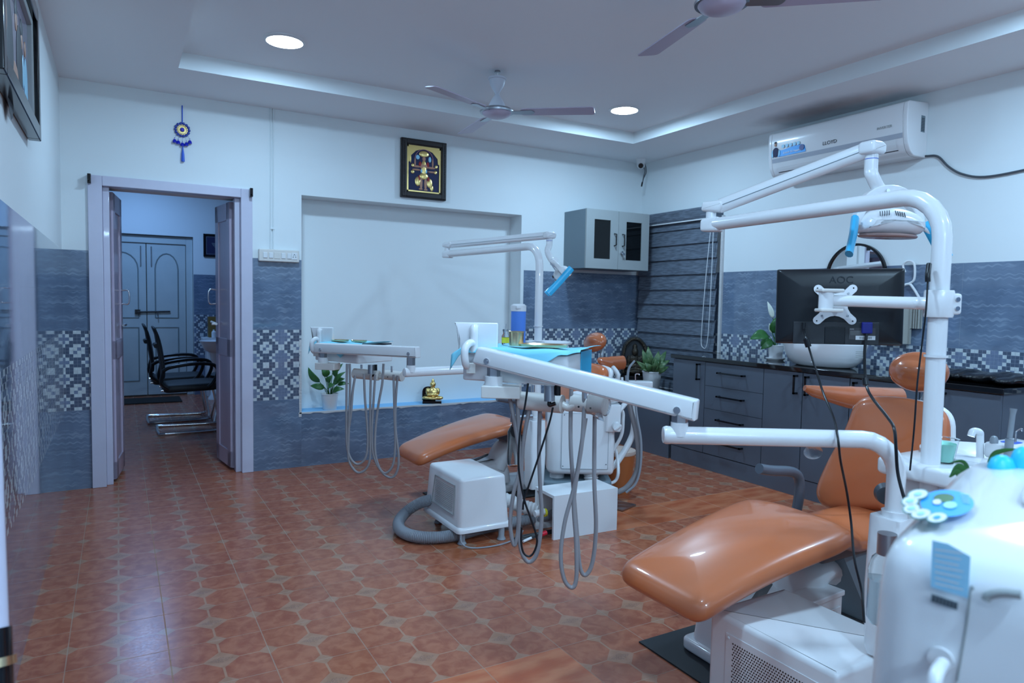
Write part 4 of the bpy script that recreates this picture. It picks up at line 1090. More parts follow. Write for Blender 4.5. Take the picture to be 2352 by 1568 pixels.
    bm = bmesh.new(); tube(bm, [(base_x+.36, yc+.03, .15), (base_x+.42, yc+.03, .27), (base_x+.52, yc+.03, .30), (base_x+.62, yc+.03, .24)], .075, n=16, flat=(1.3, .8)); finish('lift_arm', bm, whitep, t)
    bm = B(xk+.0, xs, yc-.12, yc+.12, zk-.115, zk-.045); finish('seat_frame', bm, dgrey, t, smooth=False, bevel=.01)
    poly = round_poly([(xs-.42, zk-.05), (xs-.30, .25), (xs-.18, .06), (xs+.05, .06), (xs+.02, zk-.05)], .05)
    finish('seat_column', prism(poly, -.10, .10, Matrix(((1, 0, 0, 0), (0, 0, -1, yc), (0, 1, 0, 0), (0, 0, 0, 1)))), silvd, t, smooth=False)
    return t
ch1 = dental_chair(1.43, 1.58, .345, 2.08, .485, 2.60, .42, 13, 'large orange reclining dental chair in the right foreground', 1.76, 1.9, (2.69, 1.515, 1.005))
ch2 = dental_chair(1.52, 3.93, .285, 2.17, .455, 2.72, .40, 33, 'orange dental chair behind the middle delivery tray, near the wall niche', 1.80, 4.09, (3.03, 4.06, .965))
tag(finish('rubber_mat', B(1.655, 2.75, 1.48, 1.90, .0, .006), rubber, smooth=False), 'black rubber mat under the foreground dental chair', 'mat', 'rubber mats under the dental chairs')
tag(finish('rubber_mat', B(1.70, 2.85, 3.70, 4.095, .0, .006), rubber, smooth=False), 'black rubber mat under the dental chair near the niche', 'mat', 'rubber mats under the dental chairs')
fkn = finish('hinge_knob', C_(at(2035, 1133, d=2.35), at(2035, 1133, d=2.35)+Vector((-.03, -.02, .0)), .038, .03), dgrey, ch1)
cv = bmesh.new(); ball(cv, at(1868, 1038, Y=1.86), .05, .03, .03); finish('wrapped_arm_end', cv, filmc, ch1)

# ================================================================== dental units
PR = .0238
def pole_parts(t, base, ztop, endp, clamp_z=None):
    base = Vector(base); endp = Vector(endp)
    dirh = Vector((endp.x-base.x, endp.y-base.y, 0)).normalized(); bend = .12
    zt = ztop
    p = [base, Vector((base.x, base.y, zt-bend))]
    for k in range(1, 7):
        a = k/6*math.pi/2; p.append(Vector((base.x, base.y, zt-bend))+dirh*bend*(1-math.cos(a))+Vector((0, 0, bend*math.sin(a))))
    p.append(endp)
    finish('light_pole', T(p, PR, n=24, smooth=False), white, t, angle=60)
def flatv(v): return Vector((v.x, v.y, 0)).normalized()
def light_arm(t, e, q, sw=.024):
    """joint at pole end e, spring arm to q"""
    d = flatv(q-e)
    M = frameM(e, d, Vector((0, 0, 1)))
    # end shoe below, joint block above
    poly = round_poly([(-.045, -.026), (.03, -.03), (.03, .028), (-.045, .02)], .012)
    finish('joint_shoe', prism(poly, -.027, .027, M, edge=.01), white, t)
    finish('joint_collar', C_(e+Vector((0, 0, .02))-d*.012, e+Vector((0, 0, .052))-d*.012, .019), white, t)
    up = e+Vector((0, 0, .068))
    M2 = frameM(up, d, Vector((0, 0, 1)))
    poly = round_poly([(-.045, -.017), (.03, -.025), (.05, .0), (.04, .02), (-.04, .018)], .012)
    finish('joint_head', prism(poly, -.026, .026, M2, edge=.01), white, t)
    a = up+d*.025; bdir = (q-a).normalized()
    finish('spring_arm', T([a, a+bdir*.03, q-bdir*.03, q], sw, n=20, smooth=False, flat=(.85, 1.05)), white, t)
    bm = bmesh.new()
    side = bdir.cross(Vector((0, 0, 1))).normalized()
    for s_ in (-1, 1):
        o_ = side*s_*sw*.9
        cyl(bm, a+o_*.95+Vector((0, 0, -.004)), q+o_*.95+Vector((0, 0, -.004)), .0012, n=5)
    finish('arm_seam', bm, silvd, t)

def lamp_head(t, q, M, neck, hv=((.108, 0, -.0), (.125, -.02, -.015), (.158, -.045, -.085)), sv=((.122, -.012, .014), (.138, -.03, -.03), (.163, -.05, -.092))):
    """M: local frame of lamp (x right, y away, z up) origin at lamp centre"""
    W = lambda x, y, z: M @ Vector((x, y, z))
    d = Vector((0, 0, 1))
    poly = round_poly([(-.035, -.022), (.035, -.022), (.04, .012), (.02, .022), (-.035, .02)], .014)
    finish('end_joint', prism(poly, -.03, .03, Matrix.Translation(q) @ Matrix(((1, 0, 0, 0), (0, 0, -1, 0), (0, 1, 0, 0), (0, 0, 0, 1))), edge=.012), white, t)
    finish('neck', T(neck, .0205, n=20, k=8), white, t)
    finish('neck_ring', C_(neck[0]+Vector((0, 0, -.035)), neck[0]+Vector((0, 0, -.037)), .0208), blueb, t)
    # yoke
    outer = [(-.118*math.cos(a)*(1), .122*math.sin(a)**.8-.005) for a in [math.pi*k/18 for k in range(19)]]
    inner = [(-.094*math.cos(a), .080*math.sin(a)**.8-.005) for a in [math.pi*k/18 for k in range(18, -1, -1)]]
    MY = M @ Matrix(((1, 0, 0, 0), (0, 0, -1, 0), (0, 1, 0, 0), (0, 0, 0, 1)))
    finish('yoke', prism([Vector(p) for p in outer+inner], -.016, .012, MY), white, t, angle=50, bevel=.004)
    finish('yoke_screw', C_(W(-.02, -.014, .098), W(-.02, -.018, .098), .006), chrome, t)
    # head shell
    poly = round_poly([(-.10, -.028, .03), (-.108, .0, .03), (-.085, .038, .05), (0, .058, .08), (.085, .038, .05), (.108, .0, .03), (.10, -.028, .03)], .03, 6)
    def f(u, v, w_): return W(u, w_, v)
    hd = finish('lamp_housing', cushion(poly, .11, f, .12, edge=.035), white, t, angle=60)
    bm = bmesh.new()
    for k in range(5):
        for s_ in (-1, 1): 
            x = -.03+s_*(.012+k*.0075); cyl(bm, W(x, -.0565, .022-.001*k), W(x-.002*s_, -.052, .036-.001*k), .0014, n=6)
    v_ = finish('vent_slots', bm, dgrey, t); v_['kind'] = 'stuff'
    poly = [Vector((math.cos(a)*.096, math.sin(a)*.05)) for a in [2*math.pi*k/40 for k in range(40)]]
    finish('lens', prism(poly, -.036, -.026, M, edge=.006), mat('tinted lens', (.35, .22, .20), .15), t)
    for s_ in (-1, 1):
        hb_ = finish('handle', T([W(s_*p_[0], p_[1], p_[2]) for p_ in hv], .009, n=10), white, t)
        bm = bmesh.new(); tube(bm, [W(s_*p_[0], p_[1], p_[2]) for p_ in sv], .018, n=10, flat=(.7, 1.2), k=4)
        finish('film_sleeve', bm, bfilm, hb_)
RTH = flatv(RT)
u1 = thing('dental_unit', 'foreground white dental unit with light pole, monitor arm and delivery tray', 'dental unit', (1.83, 1.03, 0), 'dental units')
pb = at(2156, 700, d=1.83); e1 = at(1640, 489, d=2.62)
ztop1 = at(2040, 463, d=1.99).z
pole_parts(u1, (pb.x, pb.y, .60), ztop1, Vector((e1.x, e1.y, ztop1)))
e1 = Vector((e1.x, e1.y, ztop1)); q1 = at(2003, 340, d=2.24)
light_arm(u1, e1, q1, .026)
hc1 = at(2040, 518, d=2.25)
Mh1 = frameM(hc1, Vector((.93, -.36, -.01)), Vector((.36, .93, 0))) @ Matrix.Diagonal((1.06, 1.1, 1.12, 1))
lamp_head(u1, q1, Mh1, [q1, q1+Vector((0, 0, -.07)), at(2004, 405, d=2.24), at(2018, 432, d=2.25), Mh1 @ Vector((0, .02, .10))])
# monitor clamp + arm
cz = pb.z+.003
finish('clamp', lathe([(.027, -.036), (.034, -.036), (.036, -.03), (.036, .03), (.034, .036), (.027, .036)], (pb.x, pb.y, cz)), white, u1)
bm = B(-.01, .045, -.03, .03, -.028, .028); bm.transform(frameM((pb.x, pb.y, cz), RTH, Vector((0, 0, 1)).cross(RTH)) ); finish('clamp_block', bm, white, u1, smooth=False, bevel=.008)
bm = bmesh.new()
for dz in (-.012, .012): cyl(bm, Vector((pb.x, pb.y, cz+dz))+RTH*.03-flatv(FW)*.031, Vector((pb.x, pb.y, cz+dz))+RTH*.03-flatv(FW)*.034, .006)
finish('clamp_screw', bm, chrome, u1)
am = at(1915, 690, d=1.95)
finish('monitor_arm', T([Vector((pb.x, pb.y, cz))-RTH*.03, Vector((pb.x, pb.y, cz)).lerp(am, .3), am], lambda u: .0175-.002*u, n=16), white, u1)
finish('arm_hinge', C_(am+Vector((0, 0, -.028))-RTH*.022, am+Vector((0, 0, .028))-RTH*.022, .020), white, u1)
for s_ in (-1, 1):
    bm = B(-.045, .02, -.024, .024, -.005, .005); bm.transform(frameM(am+Vector((0, 0, s_*.028)), RTH, Vector((0, 0, 1)).cross(RTH))); finish('hinge_plate', bm, cream, u1, smooth=False, bevel=.004)
finish('pole_ring', lathe([(.0255, -.003), (.029, -.003), (.029, .003), (.0255, .003)], (pb.x, pb.y, at(2150, 818, d=1.83).z)), white, u1)
# riser, housing
rz = at(1800, 1003, d=1.85).z
def delivery_arm(t, riser, end, z, rbot):
    riser = Vector(riser); d = flatv(Vector(end)-riser); bend = .095
    p = [Vector((riser.x, riser.y, rbot)), Vector((riser.x, riser.y, z-bend))]
    for k in range(1, 7):
        a = k/6*math.pi/2; p.append(Vector((riser.x, riser.y, z-bend))+d*bend*(1-math.cos(a))+Vector((0, 0, bend*math.sin(a))))
    e = Vector((end[0], end[1], z)); p.append(e)
    finish('delivery_arm', T(p, PR, n=24, smooth=False), white, t, angle=60)
    finish('end_cap', lathe([(PR*1.02, 0), (PR*1.02, .012), (PR*.9, .018), (0, .021)], e, axis=d), white, t)
    return e, d
e, d = delivery_arm(u1, at(2057, 1120, d=1.84), at(1538, 1014, d=1.85), rz, .66)
# beam
def beam(t, Rp, Lp, over=.045):
    """pivots Rp (arm end, lower) to Lp (console)"""
    dv = (Rp-Lp).normalized(); side = dv.cross(Vector((0, 0, 1))).normalized(); upv = side.cross(dv).normalized()
    M = Matrix.Translation(Lp) @ Matrix((dv, upv, side)).transposed().to_4x4()
    L = (Rp-Lp).length; h = .0285
    poly = round_poly([(-.055, -h, .012), (L+over+.005, -h, .006), (L+over, h, .006), (-.045, h, .012)], .01)
    finish('spring_beam', prism(poly, -.021, .021, M, edge=.008), white, t, angle=50)
    for x, z_ in ((0, -.009), (L, -.009)):
        for s_ in (-1, 1):
            bm = bmesh.new(); cyl(bm, M @ Vector((x, z_, s_*.0205)), M @ Vector((x, z_, s_*.024)), .0095)
            cyl(bm, M @ Vector((x, z_, s_*.024)), M @ Vector((x, z_, s_*.0255)), .005)
            finish('pivot_bolt', bm, chrome, t)
Rp = at(1562, 932, d=1.84); Lp = at(1127, 822, d=2.14)
beam(u1, Rp, Lp)
def hexpost(t, p, z0, z1, r=.022, mt=steel):
    finish('pivot_post', C_(Vector((p.x, p.y, z0)), Vector((p.x, p.y, z1)), r, n=6), mt, t, smooth=False)
hexpost(u1, Rp, rz+.035, Rp.z-.015)
finish('pivot_collar', C_(Vector((Rp.x, Rp.y, rz)), Vector((Rp.x, Rp.y, rz+.036)), .023), white, u1)

# console geometry authored once in local coordinates (u along front edge, v away, z up)
A1 = at(1060, 872, d=2.24)
dirAB = (RTH*math.cos(R(22.5)) - flatv(FW)*math.sin(R(22.5))).normalized()
MF = Matrix.Translation(A1) @ Matrix((dirAB, Vector((0, 0, 1)).cross(dirAB), Vector((0, 0, 1)))).transposed().to_4x4()
MFi = MF.inverted()
def console(t, M, fg=True):
    L = lambda x, y, d: M @ (MFi @ at(x, y, d=d))
    poly = round_poly([(0, 0), (.36, 0), (.36, .27), (0, .27)], .018)
    finish('console_body', prism(poly, 0, .095, M, edge=.006), white, t)
    poly2 = [Vector((.18+(p.x-.18)*1.0, .135+(p.y-.135)*1.0)) for p in poly]
    finish('tray_rim', prism(inset(poly2, .004), .095, .103, M), dgrey, t)
    # touch panel with curved back, facing away from the camera
    Pm = M @ Matrix.Translation((.045, .02, .10)) @ Matrix.Rotation(R(20), 4, 'Z')
    poly = [(-.075, .088), (.068, .088), (.068, -.005), (-.062, -.005)] + [(-.060+(-.012)*math.sin(k/5*math.pi)*-.6-.003*k, .0+.085*k/5) for k in range(1, 5)]
    finish('control_panel', prism(round_poly(poly, .004, 2), -.018, .006, Pm @ Matrix.Rotation(R(90), 4, 'X'), edge=.004), white, t)
    q = Pm @ Vector((-.015, -.004, .0))
    finish('panel_spine', T([Pm @ Vector((-.008, -.012, .075)), Pm @ Vector((-.008, -.02, .06)), Pm @ Vector((-.008, -.02, -.01))], .0135, n=14, k=4), white, t)
    finish('grab_handle', T([Pm @ Vector((-.018, -.02, -.055)), Pm @ Vector((-.03, -.05, -.045)), Pm @ Vector((-.034, -.055, .0)), Pm @ Vector((-.022, -.04, .022)), Pm @ Vector((-.008, -.02, .02))], .0125, n=14), white, t)
    bm = B(-.03, .0, -.004, .004, -.075, -.04); bm.transform(Pm @ Matrix.Translation((0, -.045, 0))); finish('handle_bracket', bm, cream, t, smooth=False, bevel=.003)
    # underside
    a = L(1134, 850, 2.14)
    finish('pivot_post', C_(a+Vector((0, 0, -.02)), a+Vector((0, 0, .025)), .021, n=6), steel, t, smooth=False)
    finish('pivot_collar', C_(a+Vector((0, 0, -.047)), a+Vector((0, 0, -.018)), .028), whitep, t)
    bm = B(-.035, .085, -.03, .04, -.085, -.047); bm.transform(Matrix.Translation(a) @ M.to_3x3().to_4x4() @ Matrix.Rotation(R(18), 4, 'Z')); finish('swivel_block', bm, cream, t, smooth=False, bevel=.003)
    if not fg: L = lambda x, y, d: at(736+(x-1060)*.574, 830+(y-872)*.574, d=3.90+(d-2.24))
    # holders
    h = finish('handpiece_holder', C_(L(1196, 919, 2.17), L(1292, 928, 2.11), .0285), cream, t)
    h = finish('handpiece_holder', T([L(1290, 928, 2.12), L(1305, 936, 2.11), L(1320, 930, 2.10), L(1330, 922, 2.10)], .012, n=12), cream, t)
    h = finish('handpiece_holder', C_(L(1315, 924, 2.12), L(1388, 932, 2.07), .027), cream, t)
    bm = bmesh.new()
    for (x, y) in ((1329, 934), (1356, 937)): cyl(bm, L(x, y, 2.075), L(x, y, 2.062), .0030)
    finish('screw_hole', bm, blackg, h)
    if fg:
        finish('plastic_wrap', T([L(1350, 927, 2.09), L(1375, 930, 2.08), L(1392, 932, 2.065)], .031, n=18), filmc, t)
        bm = bmesh.new()
        pts = [L(1350, 945, 2.06), L(1382, 948, 2.05), L(1388, 968, 2.05), L(1372, 962, 2.06)]
        bm.faces.new([bm.verts.new(p) for p in pts]); o_ = finish('wrap_tail', bm, filmc, t); m_ = o_.modifiers.new('t', 'SOLIDIFY'); m_.thickness = .0006
    finish('air_filter', C_(L(1262, 885, 2.06), L(1262, 921, 2.06), .0165), steel, t)
    finish('filter_valve', T([L(1262, 920, 2.06), L(1262, 930, 2.06), L(1276, 926, 2.055)], .006, n=8), blackg, t)
    finish('regulator', C_(L(1281, 884, 2.06), L(1281, 908, 2.06), .009, n=8), blackg, t)
    finish('tube_connector', C_(L(1224, 884, 2.10), L(1224, 900, 2.10), .006), chrome, t)
    finish('tube_connector', C_(L(1345, 890, 2.02), L(1345, 915, 2.02), .005), chrome, t)
console(u1, MF)
def hoses(t, lst, d0, mtl=hosem, r=.0065, name='hose'):
    for pts in lst:
        P = []
        for i, p in enumerate(pts): P.append(at(p[0], p[1], d=d0 + (p[2] if len(p) > 2 else 0)))
        finish(name, T(P, r, n=10, k=7), mtl, t)
hoses(u1, [[(1166, 890), (1178, 950), (1190, 1020), (1193, 1080), (1180, 1130), (1172, 1200), (1180, 1251), (1189, 1225), (1196, 1140), (1199, 1050), (1206, 990), (1218, 930)],
           [(1187, 893), (1190, 960), (1194, 1060), (1191, 1170), (1195, 1255), (1213, 1290), (1234, 1268), (1244, 1190), (1241, 1120), (1238, 1040), (1240, 930)],
           [(1313, 870, -.05), (1311, 940, -.05), (1311, 1020, -.05), (1317, 1120, -.05), (1325, 1220, -.05), (1332, 1300, -.05), (1345, 1320, -.05), (1361, 1290, -.05), (1369, 1210, -.05), (1365, 1100, -.05), (1366, 955, -.05)],
           [(1341, 880, -.08), (1341, 950, -.08), (1335, 1030, -.08), (1318, 1120, -.08), (1297, 1200, -.08), (1288, 1275, -.08), (1296, 1330, -.08), (1314, 1349, -.08), (1324, 1325, -.08), (1323, 1240, -.08), (1318, 1150, -.08), (1330, 1060, -.08), (1345, 960, -.08)]], 2.16)
hoses(u1, [[(1213, 880), (1206, 930), (1196, 980), (1191, 1040), (1193, 1090), (1205, 1150), (1219, 1190), (1233, 1235), (1229, 1262), (1217, 1277), (1203, 1270), (1197, 1245), (1198, 1210)],
           [(1270, 935), (1262, 970), (1240, 1040), (1218, 1105), (1204, 1146), (1201, 1170)]], 2.08, black, .0032, 'black_cable')
# chair-side housing, body and bowl of the foreground unit
def housing(t, c, z0, z1, M=Matrix()):
    poly = round_poly([(-.05, -.045), (.05, -.045), (.05, .05), (-.05, .05)], .018)
    bm = bmesh.new(); rg = []
    for z, s_ in ((z0, .80), (z0+.02, .90), ((z0+z1)/2, 1.0), (z1-.004, .92), (z1, .90)):
        rg.append([bm.verts.new(Vector(c)+M @ Vector((p.x*s_, p.y*s_, 0))+Vector((0, 0, z))) for p in poly])
    for A, Bq in zip(rg, rg[1:]):
        for i in range(len(poly)): bm.faces.new((A[i], A[(i+1) % len(poly)], Bq[(i+1) % len(poly)], Bq[i]))
    bm.faces.new(rg[0]); bm.faces.new(rg[-1]); finish('post_housing', bm, white, t)
rp = at(2057, 1120, d=1.84)
housing(u1, (rp.x, rp.y, 0), .31, .695)
finish('riser_collar', C_((rp.x, rp.y, .69), (rp.x, rp.y, .71), .032), white, u1)
poly = round_poly([(1.90, .78), (2.36, .78), (2.36, 1.13), (1.90, 1.13)], .05)
finish('unit_body', prism([Vector(p) for p in poly], .18, .79, edge=.02), white, u1)
finish('unit_foot', B(1.9, 2.3, .8, 1.1, .01, .18), whitep, u1, smooth=False, bevel=.02)
bcn = Vector((2.14, .99, .79))
finish('rinse_bowl', lathe([(.05, .0), (.12, .0), (.16, .03), (.175, .05), (.175, .056), (.168, .056), (.13, .03), (.05, .012), (0, .01)], bcn), white, u1)
finish('shelf', prism(round_poly([(1.84, .93), (2.12, .93), (2.12, 1.15), (1.84, 1.15)], .04), .79, .835, edge=.01), white, u1)
w0 = at(2252, 1065, d=1.98); w1_ = at(2252, 992, d=1.98)
finish('bowl_rinser', T([w0+Vector((0, 0, -.03)), w1_+Vector((0, 0, -.02)), w1_+Vector((-.006, 0, 0)), w1_+Vector((-.02, .01, .002)), w1_+Vector((-.026, .012, -.012))], .0098, n=14), white, u1)
hb = at(2312, 1035, d=1.95)
poly = round_poly([(-.055, -.04), (.09, -.05), (.12, .04), (-.04, .045)], .02)
finish('instrument_holder', prism(poly, -.022, .022, Matrix.Translation(hb), edge=.008), white, u1)
finish('panel_sticker', prism(round_poly([(0, -.02), (.05, -.02), (.05, .02), (0, .02)], .01), .022, .0232, Matrix.Translation(hb)), blueb, u1)
p0 = at(2318, 1045, d=1.9)
finish('suction_tip', T([at(2312, 1062, d=1.9), at(2316, 1040, d=1.9), at(2319, 1008, d=1.9)], .0105, n=14), greyp, u1)
finish('suction_tip', T([at(2319, 1006, d=1.9), at(2325, 960, d=1.9), at(2328, 938, d=1.9)], lambda u: .0068+.0022*max(0, u*3-2), n=14), greyp, u1)
finish('cap_knob', lathe([(.0105, -.012), (.0105, .008), (.007, .016), (0, .019)], at(2283, 1015, d=1.95)), greyp, u1)
finish('syringe', T([at(2332, 1015, d=1.96), at(2334, 995, d=1.96), at(2336, 990, d=1.96), at(2346, 985, d=1.96), at(2348, 990, d=1.96)], .0028, n=8), chrome, u1)
# bottle held by the unit
bt = thing('water_bottle', 'clear plastic distilled water bottle on the side of the foreground unit', 'bottle', at(2028, 1400, d=1.62))
bp = at(2032, 1350, d=1.62)
zb0, zb1 = at(2030, 1438, d=1.62).z, at(2035, 1222, d=1.62).z
finish('bottle_body', lathe([(0, zb0), (.028, zb0+.004), (.037, zb0+.02), (.037, zb1-.085), (.030, zb1-.06), (.015, zb1-.045), (.014, zb1-.02), (0, zb1-.02)], (bp.x, bp.y, 0)), clear, bt)
finish('water', lathe([(0, zb0+.003), (.027, zb0+.006), (.035, zb0+.022), (.035, zb1-.11), (0, zb1-.11)], (bp.x, bp.y, 0)), mat('pale water', (.75, .85, .9), .02, trans=.7, ior=1.33), bt)
finish('metal_cap', lathe([(0, zb1-.05), (.021, zb1-.05), (.021, zb1), (0, zb1)], (bp.x, bp.y, 0)), steel, bt)
# cup on shelf
cp_ = at(2166, 1078, d=1.87)
t = thing('drinking_cup', 'clear plastic cup with a mint green lining beside the light pole', 'cup', cp_)
cz0 = .8355; zs_ = cz0-at(2166, 1090, d=1.87).z
cb = Vector((cp_.x, cp_.y, cz0+.001))
finish('cup_wall', lathe([(0, 0), (.024, 0), (.034, .062), (.037, .063), (.037, .065), (.0335, .065), (.023, .002), (0, .002)], cb), clear, t)
finish('lining', lathe([(0, .003), (.0225, .003), (.029, .040), (.030, .052), (.0285, .050), (.027, .035), (.02, .006), (0, .006)], cb, sx=.97, sy=.97), tealf, t)
# bottle-green bamboo leaves behind the near machine
t = thing('bamboo_sprig', 'slender green leaves rising behind the near white machine', 'plant', at(2230, 1110, d=1.30))
for i, (a, b, c, wd) in enumerate((((2220, 1125), (2200, 1085), (2181, 1096), .006), ((2235, 1110), (2215, 1062), (2182, 1062), .0035), ((2232, 1120), (2205, 1072), (2180, 1095), .007), ((2268, 1085), (2290, 1040), (2345, 1030), .005), ((2262, 1090), (2278, 1045), (2305, 1030), .006))):
    bm = bmesh.new(); A_, B_, C2 = (at(*q_, d=1.28) for q_ in (a, b, c))
    tube(bm, [A_, B_, C2], lambda u, wd=wd: wd*max(.08, math.sin(math.pi*min(.97, .15+u*.82))), n=8, k=8, flat=(.15, 1))
    finish('leaf', bm, leaf, t)
bm = T([at(2236, 1200, d=1.28), at(2236, 1150, d=1.28), at(2228, 1100, d=1.28)], .004, n=8); finish('stem', bm, leaf, t)
zb = at(2236, 1200, d=1.28).z
finish('stem', C_((at(2236, 1200, d=1.28).x, at(2236, 1200, d=1.28).y, .0), at(2236, 1200, d=1.28), .004), leaf, t)

# ---------------------------------------------------------------- monitor
t = thing('monitor', 'black computer monitor seen from behind on the white swing arm', 'monitor', at(1925, 700, d=2.03))
m0 = at(1925.5, 704, d=2.045)
xm = (at(2074, 703, d=1.99)-at(1781, 702, d=2.10)).normalized()
Wm = (at(2074, 703, d=1.99)-at(1781, 702, d=2.10)).length
zm = Vector((0, 0, 1)); zm = (zm-xm*zm.dot(xm)).normalized(); ym = zm.cross(xm)     # ym away from camera
MM = Matrix.Translation(m0) @ Matrix((xm, ym, zm)).transposed().to_4x4()
Hm_ = .225
def mbox(x0, x1, y0, y1, z0, z1): return B(x0, x1, y0, y1, z0, z1, M=MM)
poly = round_poly([(-Wm/2, -Hm_/2), (Wm/2, -Hm_/2), (Wm/2, Hm_/2), (-Wm/2, Hm_/2)], .006)
MMf = MM @ Matrix(((1, 0, 0, 0), (0, 0, -1, 0), (0, 1, 0, 0), (0, 0, 0, 1)))
bm = bmesh.new(); rg = []
for sc_, y in ((1, .012), (1, .0), (.985, -.005), (.93, -.010), (.80, -.0145), (.6, -.016)):
    rg.append([bm.verts.new(MM @ Vector((p.x*sc_, y, p.y*(1-(1-sc_)*1.15)))) for p in poly])
for A_, Bq in zip(rg, rg[1:]):
    for i in range(len(poly)): bm.faces.new((A_[i], A_[(i+1) % len(poly)], Bq[(i+1) % len(poly)], Bq[i]))
bm.faces.new(rg[0]); bm.faces.new(rg[-1])
finish('back_cover', bm, black, t, angle=60)
finish('screen', mbox(-Wm/2+.008, Wm/2-.008, .012, .0135, -Hm_/2+.012, Hm_/2-.008), blackg, t, smooth=False)
finish('stand_housing', mbox(-.125, .108, -.020, -.012, -.112, -.045), mat('dark plastic panel', (.02, .022, .027), .45), t, smooth=False, bevel=.002)
finish('stand_socket', mbox(-.038, .018, -.0225, -.018, -.112, -.06), black, t, smooth=False, bevel=.002)
lb = finish('rating_label', mbox(.028, .098, -.0212, -.0198, -.096, -.062), mat('label grey', (.06, .06, .065), .5), t, smooth=False)
finish('barcode_patch', mbox(.046, .098, -.0220, -.0211, -.097, -.085), whitep, lb, smooth=False)
bm = bmesh.new()
for k in range(14): box(bm, .056+k*.0024, .057+k*.0024, -.0224, -.0219, -.0945, -.0875, M=MM)
o_ = finish('barcode', bm, inkm, lb, smooth=False)
bm = bmesh.new()
for k in range(6): box(bm, .031, .072-.006*(k % 3), -.0217, -.0211, -.0715-.0025*k*.9, -.0708-.0025*k*.9, M=MM)
finish('label_print', bm, silver, lb, smooth=False)
Mtx = MM @ Matrix(((1, 0, 0, 0), (0, 0, -1, 0), (0, 1, 0, 0), (0, 0, 0, 1)))
finish('brand_lettering', text_bm('AOC', .030, Mtx @ Matrix.Translation((.004, .078, .016)), .0008), mat('embossed black', (.02, .022, .028), .2), t, smooth=False)
finish('label_lettering', text_bm('AOC', .005, Mtx @ Matrix.Translation((.036, -.066, .0213)), .0002), whitep, lb, smooth=False)
# X-shaped mounting plate
pts = []
for q4 in range(4):
    a0 = R(45+90*q4); c = Vector((math.cos(a0), math.sin(a0)))*.0655
    for da in (-80, -50, -25, 0, 25, 50, 80): pts.append(c+Vector((math.cos(a0+R(da)), math.sin(a0+R(da))))*.0125)
    am_ = R(90+90*q4); dm = .033
    for off_ in (-.5, -.25, 0, .25, .5):
        e_ = Vector((math.cos(am_), math.sin(am_))); f_2 = Vector((-e_.y, e_.x))
        pts.append(e_*(dm+.009*(abs(off_)*2)**2)+f_2*off_*.05)
vp = finish('mount_plate', prism(pts, .020, .0235, Mtx @ Matrix.Translation((-.012, .006, 0))), white, t, smooth=False)
bm = bmesh.new()
for sx in (-1, 1):
    for sz in (-1, 1):
        cyl(bm, Mtx @ Vector((-.012+sx*.0485, .006+sz*.0485, .0234)), Mtx @ Vector((-.012+sx*.0485, .006+sz*.0485, .0241)), .0022, n=10)
finish('screw_hole', bm, blackg, vp)
bm = bmesh.new()
for sx in (-1, 1):
    for sz in (-1, 1):
        cyl(bm, Mtx @ Vector((-.012+sx*.035, .006+sz*.033, .0234)), Mtx @ Vector((-.012+sx*.035, .006+sz*.033, .027)), .003, n=12)
finish('mount_screw', bm, steel, vp)
finish('mount_hub', C_(Mtx @ Vector((-.012, .006, .023)), Mtx @ Vector((-.012, .006, .06)), .018), white, vp)
finish('vga_plug', mbox(.060, .088, -.036, -.020, -.078, -.045), vga, t, smooth=False, bevel=.003)
finish('hdmi_plug', mbox(-.100, -.091, -.032, -.020, -.070, -.047), black, t, smooth=False, bevel=.002)
def cable(pts, r, mt, label, name='cable', ferrite=None):
    tt = thing(name, label, 'cable', pts[-1]); finish('cord', T(pts, r, n=8, k=6), mt, tt)
    if ferrite: finish('ferrite_bead', C_(ferrite[0], ferrite[1], .0085, n=14), black, tt)
cable([MM @ Vector((-.0955, -.030, -.068)), at(1851, 775, d=2.0), at(1860, 805, d=2.0), at(1876, 855, d=1.98), at(1892, 905, d=1.95), at(1915, 960, d=1.88), at(1925, 1010, d=1.79), at(1931, 1060, d=1.8), at(1945, 1130, d=1.84), at(1955, 1200, d=1.84), at(1962, 1280, d=1.8), at(1978, 1350, d=1.78), at(1982, 1385, d=1.76), at(1985, 1430, d=1.74)], .0032, black, 'black cable hanging down left from the monitor across the chair', 'monitor_cable', (at(1851, 778, d=2.0), at(1857, 796, d=2.0)))
cable([MM @ Vector((.074, -.030, -.076)), at(1986, 810, d=1.99), at(1988, 868, d=1.98), at(1998, 905, d=1.95), at(2040, 960, d=1.84), at(2054, 985, d=1.79), at(2058, 1030, d=1.78), at(2062, 1085, d=1.78), at(2075, 1138, d=1.76), at(2090, 1180, d=1.74)], .0042, black, 'thicker black cable curving from the blue plug over the white arm bend', 'video_cable', (at(1987, 868, d=1.98), at(1989, 884, d=1.975)))
t = thing('intraoral_camera', 'slim black handpiece clipped on the left side of the light pole', 'camera', at(2131, 640, d=1.80))
finish('grip', T([at(2134, 606, d=1.81), at(2131, 630, d=1.80), at(2131, 647, d=1.80)], .0065, n=12), black, t)
finish('cord', T([at(2131, 647, d=1.80), at(2127, 710, d=1.79), at(2119, 780, d=1.80), at(2107, 880, d=1.80), at(2100, 980, d=1.80), at(2090, 1080, d=1.81)], .0024, n=8), black, t)

